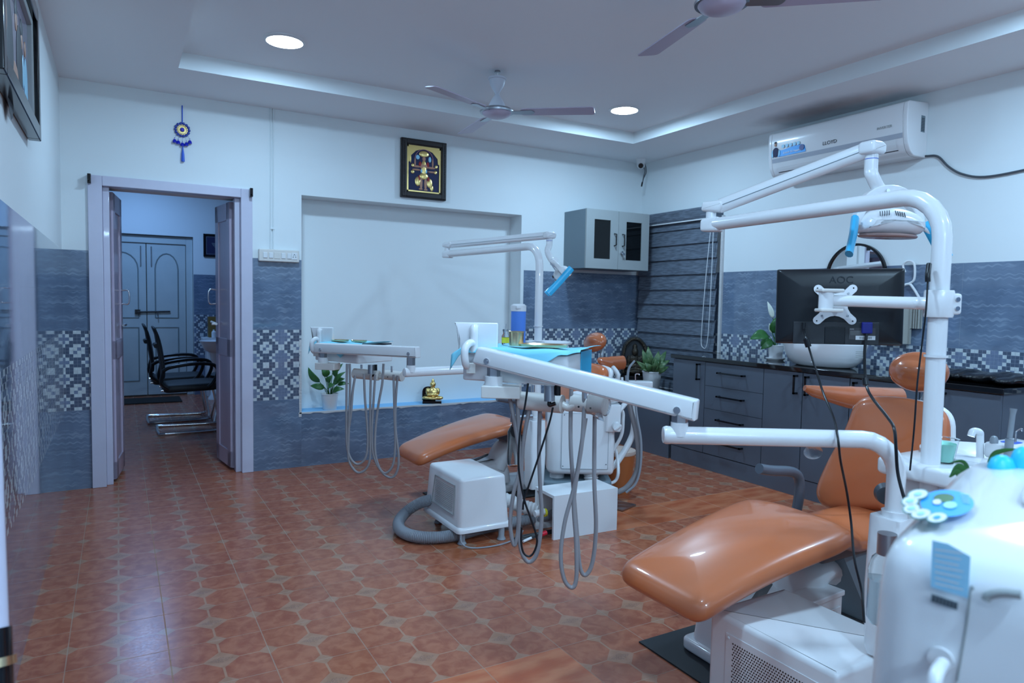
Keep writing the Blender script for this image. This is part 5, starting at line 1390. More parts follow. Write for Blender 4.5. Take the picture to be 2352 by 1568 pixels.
# ================================================================== middle unit
u2 = thing('dental_unit', 'white dental unit in mid room with round tray and service door', 'dental unit', (2.3, 3.55, 0), 'dental units')
pm = at(1237.5, 700, d=4.14); em = at(1030, 571, d=5.02); zt2 = at(1190, 568, d=4.3).z
em = Vector((em.x, em.y, zt2))
pole_parts(u2, (pm.x, pm.y, 1.02), zt2, em)
q2 = at(1262, 540, d=4.45)
light_arm(u2, em, q2)
hc2 = at(1292, 631, d=4.35)
Mh2 = frameM(hc2, -flatv(FW), UP*.6+RT*.75)
lamp_head(u2, q2, Mh2, [q2, q2+Vector((0, 0, -.06)), at(1258, 578, d=4.42), at(1268, 598, d=4.4), Mh2 @ Vector((0, .02, .10))], hv=((.108, .03, .0), (.118, -.05, -.02), (.125, -.13, -.035)), sv=((.118, .06, .0), (.124, -.05, -.02), (.13, -.15, -.035)))
finish('pole_ring', lathe([(.0255, -.003), (.029, -.003), (.029, .003), (.0255, .003)], (pm.x, pm.y, at(1237, 749, d=4.14).z)), white, u2)
tz = at(1236, 790, d=4.14).z
finish('pole_boss', C_((pm.x, pm.y, tz-.03), (pm.x, pm.y, tz+.012), .04), white, u2)
trc = Vector((pm.x, pm.y, tz))+RTH*.055
finish('round_tray', lathe([(0, -.006), (.10, -.006), (.15, .004), (.155, .014), (.15, .016), (.14, .008), (0, .004)], trc), white, u2)
bm = B(-.01, .13, -.05, .05, -.035, -.006); bm.transform(frameM(trc, RTH, Vector((0, 0, 1)).cross(RTH)) @ Matrix.Rotation(0, 4, 'X')); finish('tray_support', bm, whitep, u2, smooth=False, bevel=.008)
# blue bottle stands on round tray
bb_ = at(1190, 770, d=4.05); zb = tz+.006
t = thing('disinfectant_bottle', 'blue wipes canister with a white cap beside the light pole', 'canister', (bb_.x, bb_.y, zb))
bs = Vector((bb_.x, bb_.y, zb-.03)); hB = at(1190, 697, d=4.05).z-bs.z
finish('canister_body', lathe([(0, 0), (.042, 0), (.044, .004), (.044, hB-.04), (0, hB-.04)], bs), bluebot, t)
finish('cap', lathe([(.046, hB-.045), (.046, hB-.012), (.035, hB-.002), (0, hB)], bs), white, t)
finish('cap_tab', B(bs.x-.04, bs.x-.01, bs.y-.047, bs.y-.03, bs.z+hB-.03, bs.z+hB-.015), whitep, t, smooth=False, bevel=.002)
finish('bottle_shelf', C_((bs.x, bs.y, bs.z-.012), (bs.x, bs.y, bs.z), .055), white, u2)
finish('shelf_bracket', T([(bs.x, bs.y, bs.z-.008), (pm.x, pm.y, bs.z-.008)], .010, smooth=False), white, u2)
finish('lower_pole', C_((pm.x, pm.y, .58), (pm.x, pm.y, tz), .024), white, u2)
# riser & delivery arm
rm2 = at(1231, 930, d=3.98); rz2 = at(1060, 846, d=3.75).z
ed, dd_ = delivery_arm(u2, (rm2.x, rm2.y, 0), at(936, 848, d=3.50), rz2, .55)
housing(u2, (rm2.x, rm2.y, 0), .17, .57)
finish('riser_collar', C_((rm2.x, rm2.y, .565), (rm2.x, rm2.y, .59), .032), white, u2)
Rp2 = at(944, 808, d=3.50); Lp2 = at(742, 799, d=3.80)
beam(u2, Rp2, Lp2)
hexpost(u2, Rp2, rz2+.035, Rp2.z-.015)
finish('pivot_collar', C_(Vector((Rp2.x, Rp2.y, rz2)), Vector((Rp2.x, Rp2.y, rz2+.036)), .023), white, u2)
A2 = at(722, 826, d=3.93)
dAB2 = (RTH*math.cos(R(35)) - flatv(FW)*math.sin(R(35))).normalized()
M2c = Matrix.Translation(A2) @ Matrix((dAB2, Vector((0, 0, 1)).cross(dAB2), Vector((0, 0, 1)))).transposed().to_4x4()
console(u2, M2c, False)
hoses(u2, [[(797, 835), (796, 900), (796, 960), (797, 1020), (805, 1052), (822, 1066), (840, 1050), (845, 1010), (842, 960), (838, 910), (836, 858)],
           [(803, 835), (804, 880), (802, 960), (800, 1040), (806, 1068), (822, 1085), (840, 1077), (850, 1050), (850, 980), (851, 900), (852, 858)],
           [(881, 835), (878, 880), (869, 930), (862, 990), (862, 1040), (872, 1075), (886, 1086), (902, 1068), (908, 1020), (906, 950), (904, 860)],
           [(913, 862), (909, 920), (908, 980), (915, 1040), (914, 1075), (903, 1095), (886, 1092), (868, 1070), (857, 1040), (854, 990), (858, 920), (862, 860)],
           [(816, 862), (810, 900), (806, 950), (800, 990)]], 3.68)
# unit body
bq = at(1255, 1060, d=4.02)
Mb = frameM((2.14+.05, 3.50, 0), Vector((.985, -.17, 0)), Vector((.17, .985, 0)))
zb0 = .235; zb1 = .62
front = lambda x, y: at(x, y, d=4.02)
poly = round_poly([(0, 0, .07), (.40, 0, .03), (.40, .34, .05), (0, .34, .07)], .05)
Mb = frameM(Vector((at(1256, 1050, d=4.05).x, at(1256, 1050, d=4.05).y, 0)), RTH, Vector((0, 0, 1)).cross(RTH))
finish('unit_body', prism(poly, zb0, .645, Mb, edge=.03), white, u2)
dp = finish('service_door', prism(round_poly([(.085, .03), (.36, .03), (.36, .36), (.085, .36)], .012), 0, .004, Mb @ Matrix(((1, 0, 0, 0), (0, 0, -1, 0), (0, 1, 0, zb0+.01), (0, 0, 0, 1)))), white, u2, smooth=False)
sg = T([Mb @ Vector((x, -.0045, zb0+.01+z)) for x, z in ((.085, .03), (.36, .03), (.36, .36), (.085, .36), (.085, .03))], .0012, n=5, smooth=False); finish('door_gap', sg, silvd, u2)
bm = bmesh.new()
for x, z in ((.095, .045), (.35, .06), (.098, .35), (.35, .345)): cyl(bm, Mb @ Vector((x, -.004, zb0+.01+z)), Mb @ Vector((x, -.007, zb0+.01+z)), .003, n=8)
finish('door_screw', bm, dgrey, u2)
kb = Mb @ Vector((.405, -.0, .555))
finish('side_block', prism(round_poly([(.34, -.02), (.43, -.02), (.43, .2), (.34, .2)], .015), .50, .66, Mb, edge=.006), white, u2)
finish('knob', lathe([(0, .03), (.024, .028), (.028, .0), (0, 0)], Mb @ Vector((.405, -.022, .535)), axis=Mb.to_3x3() @ Vector((0, -1, 0))), white, u2)
bm = B(-.025, .025, -.006, .006, 0, .014); bm.transform(Matrix.Translation(Mb @ Vector((.405, -.052, .535))) @ Mb.to_3x3().to_4x4() @ Matrix.Rotation(R(-35), 4, 'Y') @ Matrix.Rotation(R(90), 4, 'X')); finish('knob_grip', bm, white, u2, smooth=False, bevel=.003)
finish('base_plate', prism(round_poly([(-.05, .02), (.40, .02), (.40, .32), (-.05, .32)], .08), .14, .195, Mb, edge=.02), silvd, u2)
finish('base_neck', C_(Mb @ Vector((.07, .12, .17)), Mb @ Vector((.07, .12, zb0+.01)), .045), white, u2)
finish('waste_hose', T([Mb @ Vector((.27, .06, zb0)), Mb @ Vector((.27, .05, .15)), Mb @ Vector((.24, .06, .06))], .045, corr=.018, n=18), corrw, u2)
finish('floor_column', B(-.02, .36, .06, .28, .0, .145, M=Mb), dgrey, u2, smooth=False)
finish('rinse_bowl', lathe([(.03, .0), (.10, .0), (.15, .03), (.165, .06), (.158, .062), (.12, .03), (0, .015)], Mb @ Vector((.30, .12, .645))), white, u2)
# assistant side: holder, suction, syringe, waste pipe
hp_ = at(1468, 880, d=4.3)
finish('instrument_holder', prism(round_poly([(-.075, -.05), (.08, -.05), (.08, .04), (-.075, .04)], .02), -.022, .016, frameM(hp_, RTH, Vector((0, 0, 1)).cross(RTH)), edge=.006), white, u2)
finish('holder_arm', T([hp_+Vector((0, 0, -.02)), Mb @ Vector((.43, .1, .60))], .016), white, u2)
finish('suction_tip', T([at(1441, 868, d=4.28), at(1445, 845, d=4.28), at(1458, 828, d=4.28)], lambda u: .0085-.002*u, n=12), greyp, u2)
finish('suction_handle', C_(at(1440, 880, d=4.28), at(1440, 862, d=4.28), .012), greyp, u2)
finish('syringe', T([at(1460, 876, d=4.28), at(1460, 860, d=4.28), at(1466, 858, d=4.28), at(1469, 861, d=4.28)], .004, n=8), chrome, u2)
finish('saliva_tip', C_(at(1429, 880, d=4.28), at(1429, 866, d=4.28), .008), whitep, u2)
DA = 4.3
finish('suction_hose', T([at(1440, 885, d=DA), at(1446, 930, d=DA), at(1460, 985, d=DA), at(1467, 1040, d=DA), at(1462, 1085, d=DA), at(1440, 1118, d=DA), at(1418, 1130, d=DA)], .017, n=14), hosem, u2)
finish('syringe_hose', T([at(1458, 888, d=DA-.03), at(1462, 950, d=DA-.03), at(1472, 1010, d=DA-.03), at(1471, 1070, d=DA-.03), at(1460, 1110, d=DA-.03), at(1438, 1131, d=DA-.03)], .008, n=10), corrm, u2)
finish('waste_pipe', T([at(1456, 925, d=DA+.02), at(1456, 980, d=DA+.02), at(1448, 1010, d=DA+.02), at(1425, 1050, d=DA), at(1405, 1073, d=DA-.05), at(1372, 1083, d=DA-.1)], .02, n=16), white, u2)
finish('drain_hose', T([at(1418, 941, d=4.2), at(1430, 945, d=4.2), at(1431, 965, d=4.2), at(1427, 1000, d=4.2), at(1405, 1040, d=4.2), at(1390, 1070, d=4.15)], .0105, n=12), whitep, u2)
finish('drain_hose', T([at(1410, 960, d=4.25), at(1408, 1010, d=4.25), at(1417, 1045, d=4.25), at(1420, 1085, d=4.2), at(1412, 1105, d=4.2), at(1392, 1112, d=4.15)], .010, n=12), whitep, u2)
# water bottle of middle unit
bp = at(1180, 1010, d=3.9); z0_, z1_ = at(1180, 1070, d=3.9).z, at(1180, 960, d=3.9).z
t = thing('water_bottle', 'clear water bottle hanging beside the middle unit housing', 'bottle', (bp.x, bp.y, z0_))
finish('bottle_body', lathe([(0, 0), (.034, .002), (.038, .02), (.037, z1_-z0_-.075), (.014, z1_-z0_-.035), (.014, z1_-z0_), (0, z1_-z0_)], (bp.x, bp.y, z0_)), clear, t)
finish('metal_cap', C_((bp.x, bp.y, z1_-.02), (bp.x, bp.y, z1_+.02), .022), steel, t)
finish('bottle_bracket', T([(bp.x, bp.y, z1_), (rm2.x-.03, rm2.y-.01, z1_)], .014, smooth=False, flat=(.6, 1.2)), steel, u2)

# ---------------------------------------------------------------- things on the foreground tray
def drape(name, poly, M, z, label, cat, amp=.004, mt=cloth, drops=()):
    pass
cz = .1035
t = None
def sheet(name, grid_fn, nu, nv, mt, label, cat, parent=None, th=.0012):
    bm = bmesh.new(); V = [[bm.verts.new(grid_fn(i/nu, j/nv)) for j in range(nv+1)] for i in range(nu+1)]
    for i in range(nu):
        for j in range(nv): bm.faces.new((V[i][j], V[i+1][j], V[i+1][j+1], V[i][j+1]))
    o_ = finish(name, bm, mt, parent, angle=180); m_ = o_.modifiers.new('thick', 'SOLIDIFY'); m_.thickness = th; m_.offset = 1
    if parent is None: tag(o_, label, cat)
    return o_
def tray_cloth(M, fg, label):
    def g(u, v):
        x = -.035+u*.44; y = -.075+v*.30; z = .106+.0025*math.sin(u*17+v*5)
        over = max(0, -y-.004)
        if over > 0:
            # front hem hangs down, deepest as a point near the middle-right
            k = max(.10, 1-abs(u-.60)*3.6) if u > .25 else .22*(1-u)
            z = .106-over*k*1.15; y = -.006-over*(1-k)*.15
            if u < .10: z -= over*.35*(1-u*10)
        if x < .0: z -= (-x)*.9*(1-v)
        if x > .365: z += .010*math.sin((x-.365)*40)
        return M @ Vector((x, y, z))
    return sheet('tray_cloth', g, 44, 26, cloth, label, 'cloth', th=.0012)
tc1 = tray_cloth(MF, True, 'light blue paper cloth draped over the foreground delivery tray'); tc1['group'] = 'tray cloths'
tc2 = tray_cloth(M2c, False, 'light blue paper cloth on the delivery tray in front of the niche'); tc2['group'] = 'tray cloths'
def onc(M, x, y, z=.1115): return M @ Vector((x, y, z))
def tray(M, x, y, label, rx=.085, ry=.05, rot=0):
    poly = [Vector((math.cos(a)*rx, math.sin(a)*ry)) for a in [2*math.pi*k/36 for k in range(36)]]
    Mx = M @ Matrix.Translation((x, y, .1125)) @ Matrix.Rotation(R(rot), 4, 'Z')
    bm = prism(poly, 0, .002, Mx); q_ = inset(poly, -.004)
    for ins, z0, z1 in ((0, .002, .008),):
        a = [bm.verts.new(Mx @ Vector((p.x, p.y, z0))) for p in poly]; b = [bm.verts.new(Mx @ Vector((p.x, p.y, z1))) for p in q_]
        for i in range(36): bm.faces.new((a[i], a[(i+1) % 36], b[(i+1) % 36], b[i]))
    tag(finish('instrument_tray', bm, brass), label, 'tray', 'steel instrument trays')
tray(MF, .235, .115, 'oval steel instrument tray on the foreground blue cloth')
tray(M2c, .15, .06, 'left steel tray on the far delivery table cloth', .055, .04); tray(M2c, .26, .10, 'right steel tray on the far delivery table cloth', .05, .035)
p = MF @ Vector((.15, .10, .1125))
t = thing('steel_cup', 'polished steel cup on the foreground tray below the blue canister', 'cup', p)
finish('cup_body', lathe([(0, 0), (.023, 0), (.025, .045), (.027, .046), (.027, .048), (.0235, .046), (.0215, .003), (0, .003)], p), brass, t)
p = MF @ Vector((.098, .13, .1125))
t = thing('medicine_vial', 'small clear glass vial with a yellow label on the foreground tray', 'vial', p)
finish('vial_body', lathe([(0, 0), (.012, 0), (.0125, .03), (.008, .038), (.008, .045), (0, .045)], p), clear, t)
finish('vial_label', lathe([(.0128, .006), (.0128, .024)], p), yellow, t)
finish('vial_cap', lathe([(.0095, .045), (.0095, .052), (0, .052)], p), steel, t)
finish('needle', T([p+Vector((0, 0, .052)), p+Vector((.002, 0, .07))], .0012, n=6), steel, t)
# blue film on console right end
bm = B(.3605, .363, .14, .262, .0, .10, M=MF); finish('side_film', bm, bfilm, u1, smooth=False, bevel=.001)

# ================================================================== floor items
def rbox(name, x0, x1, y0, y1, z0, z1, mt, parent=None, r=.02, taper=0, M=None):
    poly = round_poly([(x0, y0), (x1, y0), (x1, y1), (x0, y1)], r)
    c = Vector(((x0+x1)/2, (y0+y1)/2))
    bm = bmesh.new(); rg = []
    e = min(r, .02)
    for k in range(6): 
        if k == 0: s_, z, ins = 1, z0, 0
        elif k == 1: s_, z, ins = 1-taper, z1-e, 0
        else:
            a = (k-1)/4*math.pi/2; s_, z, ins = 1-taper, z1-e+e*math.sin(a), e*(1-math.cos(a))
        q_ = inset(poly, ins) if ins > 1e-6 else poly
        rg.append([bm.verts.new((M or Matrix()) @ Vector((c.x+(p.x-c.x)*s_, c.y+(p.y-c.y)*s_, z))) for p in q_])
    for A_, Bq in zip(rg, rg[1:]):
        for i in range(len(poly)): bm.faces.new((A_[i], A_[(i+1) % len(poly)], Bq[(i+1) % len(poly)], Bq[i]))
    bm.faces.new(rg[0]); bm.faces.new(rg[-1])
    return finish(name, bm, mt, parent, angle=50)
# mid suction motor box on legs
t = thing('suction_motor_box', 'white tapered equipment box on four grey legs in the middle of the floor', 'equipment box', (1.68, 3.35, 0))
X0, X1, Y0, Y1 = 1.475, 1.79, 3.08, 3.56
rbox('cover', X0+.01, X1-.01, Y0+.01, Y1-.01, .095, .345, white, t, .03, .09)
rbox('bottom_rim', X0, X1, Y0, Y1, .07, .10, white, t, .03, .0)
bm = bmesh.new(); tube(bm, [(X0+.008, 3.16, .15), (X0+.018, 3.17, .30), (X0+.018, 3.42, .30), (X0+.008, 3.44, .15), (X0+.008, 3.16, .15)], .003, n=6, smooth=False); finish('vent_frame', bm, silver, t)
bm = bmesh.new()
for k in range(13): tube(bm, [(X0+.012+k*.0006, 3.185, .165+k*.0095), (X0+.012+k*.0006, 3.415, .165+k*.0095)], .0018, n=5, smooth=False)
lv = finish('vent_grille', bm, silver, t); lv['kind'] = 'stuff'
for (x, y) in ((1.52, 3.13), (1.735, 3.10), (1.55, 3.50), (1.74, 3.50)):
    finish('leg', lathe([(.020, 0), (.024, .004), (.02, .012), (.016, .02), (.018, .075), (0, .075)], (x, y, 0), n=16), corrm, t)
hz = .032
pts = [(1.50, 3.44, .13), (1.44, 3.52, .09), (1.36, 3.52, .05), (1.29, 3.42, .034), (1.29, 3.28, hz), (1.36, 3.17, hz), (1.50, 3.13, hz), (1.64, 3.18, hz), (1.80, 3.22, hz), (1.93, 3.22, hz), (2.08, 3.25, .045), (2.25, 3.35, .06)]
pts = [(1.50, 3.47, .15), (1.44, 3.53, .115), (1.37, 3.545, .07), (1.305, 3.48, .04), (1.28, 3.36, .034), (1.32, 3.25, .034), (1.42, 3.19, .034), (1.54, 3.185, .034), (1.66, 3.215, .034), (1.80, 3.225, .034), (1.93, 3.20, .045), (2.06, 3.16, .065), (2.12, 3.13, .085)]
tag(finish('corrugated_hose', T(pts, .0315, corr=.0085, n=20, k=10), corrm), 'thick grey corrugated hose looping on the floor around the white box', 'hose')
tag(finish('floor_wire', T([(1.50, 3.10, .09), (1.49, 3.07, .03), (1.54, 3.04, .006), (1.68, 3.02, .006), (1.82, 3.07, .006), (1.88, 3.12, .02)], .004, n=8), corrm), 'thin grey wire lying on the floor in front of the white box', 'wire')
# white open-sided cover box
t = thing('pipe_cover_box', 'white laminate open-ended box covering floor pipes beside the middle unit', 'box', (2.15, 3.08, 0))
Mx = frameM((1.975, 2.965, 0), Vector((.405, -.018, 0)), Vector((.05, .99, 0)))
wd_, dp_, hh = .408, .155, .236
for nm, a in (('front_panel', (0, wd_, 0, .016, 0, hh-.016)), ('top_panel', (0, wd_, 0, dp_+.05, hh-.016, hh)), ('back_panel', (0, wd_, dp_+.034, dp_+.05, 0, hh-.016))):
    finish(nm, B(*a, M=Mx), whitep, t, smooth=False)
bm = T([Mx @ Vector((-.10, .12, .09)), Mx @ Vector((-.05, .12, .12)), Mx @ Vector((.1, .12, .13))], .042, corr=.02, n=20)
tag(finish('corrugated_hose', T([(1.80, 3.32, .16), (1.86, 3.27, .15), (1.93, 3.22, .12), (2.0, 3.17, .10)], .040, corr=.02, n=20), corrw), 'short white corrugated hose between the white box and the pipe cover', 'hose')
t = thing('power_tool_cable', 'bundle of thin black leads with a red clip on the floor by the pipe cover', 'cables', (1.95, 3.02, 0))
for k in range(4):
    finish('lead', T([Mx @ Vector((.10, .05+.015*k, .012+.004*k)), Mx @ Vector((-.02, .05+.012*k, .02)), Mx @ Vector((-.12-.01*k, .04+.02*k, .012)), Mx @ Vector((-.20, .05+.01*k, .008))], .004, n=6), black, t)
finish('red_clip', C_(Mx @ Vector((-.055, .03, .03)), Mx @ Vector((-.025, .035, .034)), .012), red, t)
finish('white_plug', C_(Mx @ Vector((-.17, .02, .012)), Mx @ Vector((-.115, .035, .018)), .007), whitep, t)
finish('valve', C_(Mx @ Vector((-.06, .1, .12)), Mx @ Vector((0, .1, .125)), .018), whitep, t); finish('valve_ring', C_(Mx @ Vector((-.003, .1, .12)), Mx @ Vector((.01, .1, .12)), .022), yellow, t)
# bin and foot pedal
t = thing('pedal_bin', 'orange bin with a beige lid partly hidden behind the middle unit', 'bin', (2.86, 3.56, 0))
finish('bin_body', lathe([(0, 0), (.085, 0), (.115, .26), (.11, .26), (.08, .01), (0, .01)], (2.87, 3.56, 0)), bind, t)
finish('lid', lathe([(.118, .26), (.122, .27), (.118, .285), (.06, .30), (0, .303)], (2.87, 3.56, 0)), beige, t)
finish('lid_hinge', B(2.97, 3.0, 3.50, 3.54, .25, .28), blackg, t, smooth=False)
t = thing('foot_pedal', 'flat grey foot pedal with a blue knob behind the white pipe cover', 'foot pedal', (2.62, 3.25, 0))
finish('plate', B(-.07, .09, -.08, .05, .004, .012, M=Matrix.Translation((2.66, 3.29, 0)) @ Matrix.Rotation(R(20), 4, 'Z')), steel, t, smooth=False)
finish('knob', C_((2.69, 3.38, .01), (2.69, 3.38, .05), .03), blueb, t)
finish('spring', C_((2.66, 3.33, .01), (2.66, 3.33, .035), .012), yellow, t)
# foreground supply box
Ab = at(1648, 1393, Z=.30); Db = at(1905, 1560, Z=.30); Bb = at(1805, 1352, Z=.30)
t = thing('supply_box', 'white metal supply box with a perforated vent panel in the lower right', 'equipment box', (Ab.x+.15, Ab.y-.2, 0))
bx0, bx1, by0_, by1_ = (Ab.x+Db.x)/2, Bb.x, Db.y, Ab.y
rbox('casing', bx0, bx1, by0_, by1_, .0, .302, white, t, .016)
py0, py1 = Ab.y-.07, Db.y+.035
vp_ = finish('vent_panel', B(bx0-.0025, bx0, py1, py0, .03, .255), white, t, smooth=False)
bm = bmesh.new(); cnt = 0
yy = py0-.035; r_i = 0
z = .232
while z > .03:
    y = py0-.028-(r_i % 2)*.0045
    while y > py1+.02:
        cyl(bm, (bx0-.0026, y, z), (bx0-.0031, y, z), .0026, n=8); y -= .009
    z -= .0085; r_i += 1
ph_o = finish('vent_holes', bm, blackg, t, smooth=False); ph_o['kind'] = 'stuff'
for y, z in ((py0-.01, .243), (py1+.01, .243)):
    finish('screw', lathe([(0, .004), (.004, .003), (.005, 0)], (bx0-.0025, y, z), axis=(-1, 0, 0), n=12), whitep, t)
# socket box on chair base side
sb = at(1872, 1375, Z=.25)
t = thing('socket_box', 'white switch and socket box beside the foreground chair base', 'socket box', (sb.x, sb.y, 0))
Ms = Matrix.Translation((sb.x+.06, sb.y+.02, 0)) @ Matrix.Rotation(R(4), 4, 'Z')
finish('housing', B(-.14, .085, -.03, .05, .0, .25, M=Ms), whitep, t, smooth=False, bevel=.006)
finish('lid_rim', B(-.145, .09, -.036, .055, .235, .255, M=Ms), whitep, t, smooth=False, bevel=.004)
fp = finish('socket', B(.015, .07, -.034, -.03, .13, .20, M=Ms), whitep, t, smooth=False, bevel=.002)
bm = bmesh.new()
for dx, dz in ((0, .018), (-.01, 0), (.01, 0), (-.009, -.014), (.009, -.014)): cyl(bm, Ms @ Vector((.042+dx, -.034, .165+dz)), Ms @ Vector((.042+dx, -.0355, .165+dz)), .003, n=8)
finish('socket_hole', bm, dgrey, fp)
finish('rocker', B(-.06, 0, -.034, -.03, .15, .20, M=Ms), whitep, t, smooth=False, bevel=.002)

# ================================================================== near white machine
c0 = Vector((.736, .445, 0)); fa = Vector((.958, .287, 0)).normalized(); sa = Vector((fa.y, -fa.x, 0))
t = thing('air_sterilizer', 'large white rounded machine with a round blue sticker at the lower right corner', 'medical machine', c0+fa*.2+sa*.18)
Dm, Wd = .44, .40
MS = Matrix.Translation(c0) @ Matrix((fa, sa, Vector((0, 0, 1)))).transposed().to_4x4()   # local: x depth, y right, z up (mirrored)
poly = round_poly([(0, 0, .04), (0, Wd, .09), (Dm, Wd, .08), (Dm, 0, .08)], .06, 6)
cc = Vector((Dm/2, Wd/2))
def ring(s_, ins, z): 
    q_ = inset(poly, ins) if abs(ins) > 1e-6 else poly
    return [Vector((cc.x+(p.x-cc.x)*s_, cc.y+(p.y-cc.y)*s_, z)) for p in q_]
bm = bmesh.new(); rg = []
levels = [(1.10, 0, .03), (1.12, 0, .08), (1.09, 0, .5), (1.05, 0, .80), (1.03, 0, .93), (1.03, .003, .964), (1.03, .011, .984), (1.02, .024, .995), (.78, .028, 1.0), (.5, .028, 1.004), (.2, .028, 1.006)]
for s_, ins, z in levels:
    rr_ = []
    for p in ring(s_, ins, z):
        k = max(0, (z-.9)/.1); pz = p.z + (.030*(p.x/Dm) if z > .9 else 0)*min(1, k)
        rr_.append(bm.verts.new(MS @ Vector((p.x, p.y, pz))))
    rg.append(rr_)
for A_, Bq in zip(rg, rg[1:]):
    for i in range(len(poly)): bm.faces.new((A_[i], A_[(i+1) % len(poly)], Bq[(i+1) % len(poly)], Bq[i]))
bm.faces.new(rg[0]); bm.faces.new(rg[-1])
finish('shell', bm, white, t, angle=70)
bm = prism(round_poly([(0, .0), (.0, .26), (.17, .26), (.17, 0)], .05), 0, .007, MS @ Matrix.Translation((.16, .10, 1.0165)) @ Matrix.Rotation(R(-4), 4, 'Y'), edge=.006)
finish('lid', bm, white, t)
for (px_, py_, nm) in ((2300, 1082, 'a'), (2354, 1062, 'b')):
    c_ = at(px_, py_, d=1.0)
    bm = lathe([(.022, -.01), (.022, .008), (.017, .018), (.008, .023), (0, .024)], c_, n=28, sx=1.0, sy=.75); finish('cyan_cap', bm, mat('cyan plastic', (.03, .55, .80), .4), t)
# front seam, grip recess, labels: on the front face (local x≈0)
def fr_(y, z, off=.002):
    s_ = 1.03 if z > .93 else (1.03+(.93-z)/.13*.02 if z > .8 else 1.05+(.8-z)/.3*.04)
    x = cc.x+(0-cc.x)*s_; return MS @ Vector((x-off, cc.y+(y-cc.y)*s_, z))
def inv(px_, py_):
    # intersect view ray with plane of the front face (local x = -.004)
    o_ = CAM; v = FW + RT*((px_-1176)/FPX) - UP*((py_-784)/FPX)
    k = ((c0+fa*-.010)-o_).dot(fa)/v.dot(fa); P_ = o_+v*k; l = MS.inverted() @ P_; return l
def decal(pxs, mt, name, off=.0015, parent=None):
    bm = bmesh.new(); P_ = []
    for q_ in pxs:
        l = inv(*q_); P_.append(fr_(l.y, l.z, off))
    bm.faces.new([bm.verts.new(p) for p in P_]); return finish(name, bm, mt, parent or t, smooth=False)
lab_ = decal([(2152, 1243), (2188, 1251), (2238, 1280), (2232, 1376), (2148, 1350)], stickp, 'info_label', .003)
for k in range(7):
    y0 = 1262+k*13
    decal([(2158, y0), (2222-5*(k % 3), y0+9+k), (2222-5*(k % 3), y0+12+k), (2158, y0+3)], whitep, 'label_print', .0036, lab_)
decal([(2150, 1366), (2210, 1386), (2208, 1404), (2148, 1384)], silvd, 'barcode_label', .003)
for k in range(7): decal([(2154+8*k, 1369+2.7*k), (2158+8*k, 1370.4+2.7*k), (2157+8*k, 1385+2.7*k), (2153+8*k, 1383.6+2.7*k)], inkm, 'barcode_bar', .0036, None)
gp = [inv(*q_) for q_ in ((2352, 1366), (2310, 1362), (2280, 1368), (2272, 1378))]
finish('grip_edge', T([fr_(l.y, l.z, .004) for l in gp], .0045, n=10), silver, t)
sm_ = [inv(*q_) for q_ in ((2352, 1150), (2300, 1200), (2262, 1232), (2250, 1260), (2238, 1350), (2226, 1450), (2210, 1568))]
finish('panel_seam', T([fr_(l.y, min(l.z, .965), .0005) for l in sm_[3:]], .0012, n=6), silver, t)
pl = inv(2183, 1520)
finish('power_inlet', C_(fr_(pl.y-.004, pl.z, -.004), fr_(pl.y-.004, pl.z, .004), .012), white, t)
P0_ = fr_(pl.y, pl.z, .012)
finish('power_plug', T([P0_, P0_-fa*.03, P0_-fa*.04+Vector((0, 0, -.02))], .007, n=12), white, t)
finish('power_cord', T([P0_-fa*.04+Vector((0, 0, -.02)), P0_-fa*.035+Vector((0, 0, -.05)), P0_-fa*.02+Vector((0, 0, -.12)), P0_-fa*.02+Vector((0, 0, -.3)), Vector((P0_.x-.05, P0_.y, .01))], .0045, n=10), white, t)
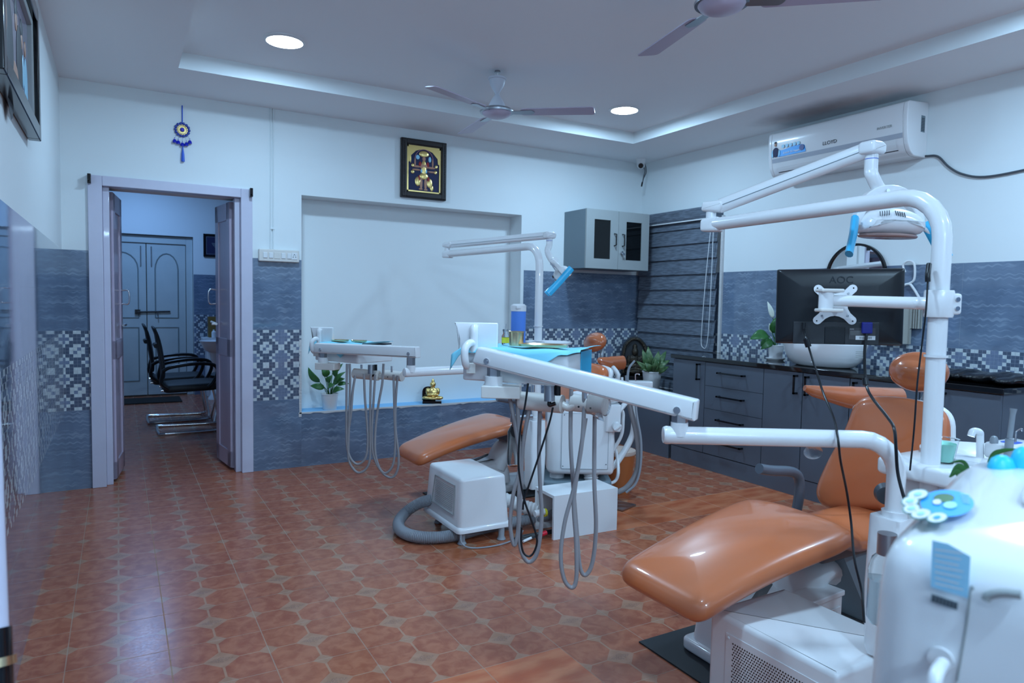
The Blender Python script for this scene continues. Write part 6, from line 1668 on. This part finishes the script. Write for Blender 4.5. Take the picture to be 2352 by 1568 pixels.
# round sticker on top
def topd(px_, py_, off=.0): 
    n_ = Vector((0, 0, 1)); v = FW + RT*((px_-1176)/FPX) - UP*((py_-784)/FPX)
    # top surface plane: z = 1.003 + .03*x/Dm
    k = .2
    for _ in range(30):
        P_ = CAM+v*k; l = MS.inverted() @ P_; zt_ = 1.004+.030*max(0, l.x)/Dm+off - .02*min(1, max(0, (.035-l.x)/.035))**2
        k += (zt_-P_.z)/v.z
    return CAM+v*k+Vector((0, 0, .002+off))
def tdec(pxs, mt, name, off, parent=None):
    bm = bmesh.new(); bm.faces.new([bm.verts.new(topd(*q_, off)) for q_ in pxs]); return finish(name, bm, mt, parent or t, smooth=False)
ell = lambda cx_, cy_, a, b, rot=0, n=28: [(cx_+a*math.cos(q_)*math.cos(rot)-b*math.sin(q_)*math.sin(rot), cy_+a*math.cos(q_)*math.sin(rot)+b*math.sin(q_)*math.cos(rot)) for q_ in [2*math.pi*i/n for i in range(n)]]
stk = tdec(ell(2175, 1160, 62, 31, .02), stickb, 'round_sticker', .0005)
tdec(ell(2168, 1148, 24, 10), leaf, 'sticker_picture', .001, stk); tdec(ell(2182, 1165, 16, 8), tealf, 'sticker_picture', .0012, stk); tdec(ell(2152, 1158, 10, 6), whitep, 'sticker_picture', .0013, stk)
for (x, y) in ((2108, 1142), (2090, 1158), (2093, 1175), (2115, 1187), (2152, 1196)):
    tdec(ell(x, y, 25 if x > 2100 else 21, 12.5, -.12), gline, 'badge_ring', .0016, stk); tdec(ell(x, y, 22 if x > 2100 else 18, 10.5, -.12), whitep, 'badge', .0021, stk)
    tdec(ell(x, y, 9, 4, -.12), stickp if x < 2150 else stickb, 'badge_mark', .0026, stk)
for k in range(4): tdec([(2205+k*2, 1138+k*6), (2228, 1141+k*6), (2228, 1143+k*6), (2205+k*2, 1140+k*6)], stickp, 'sticker_lines', .0012, stk)

# ================================================================== leaning post at the left edge
t = thing('leaning_post', 'white post with a black foot at the extreme left edge of the picture', 'post', (-.19, 1.2, 0))
pA, pB_ = at(-2, 830, Y=1.35), at(21, 1440, Y=1.20)
dp0 = (pB_-pA).normalized(); off = Vector((-.03, 0, 0))
finish('post', T([pA+off-dp0*.08, pB_+off], .03, n=20, smooth=False, k=1), lav, t)
k_ = (pB_.z)/(-dp0.z)
finish('foot', T([pB_+off, pB_+off+dp0*(k_*.98)], .034, n=16, smooth=False), blackg, t)
finish('foot_ring', C_(pB_+off+dp0*.04, pB_+off+dp0*.052, .038), brass, t)
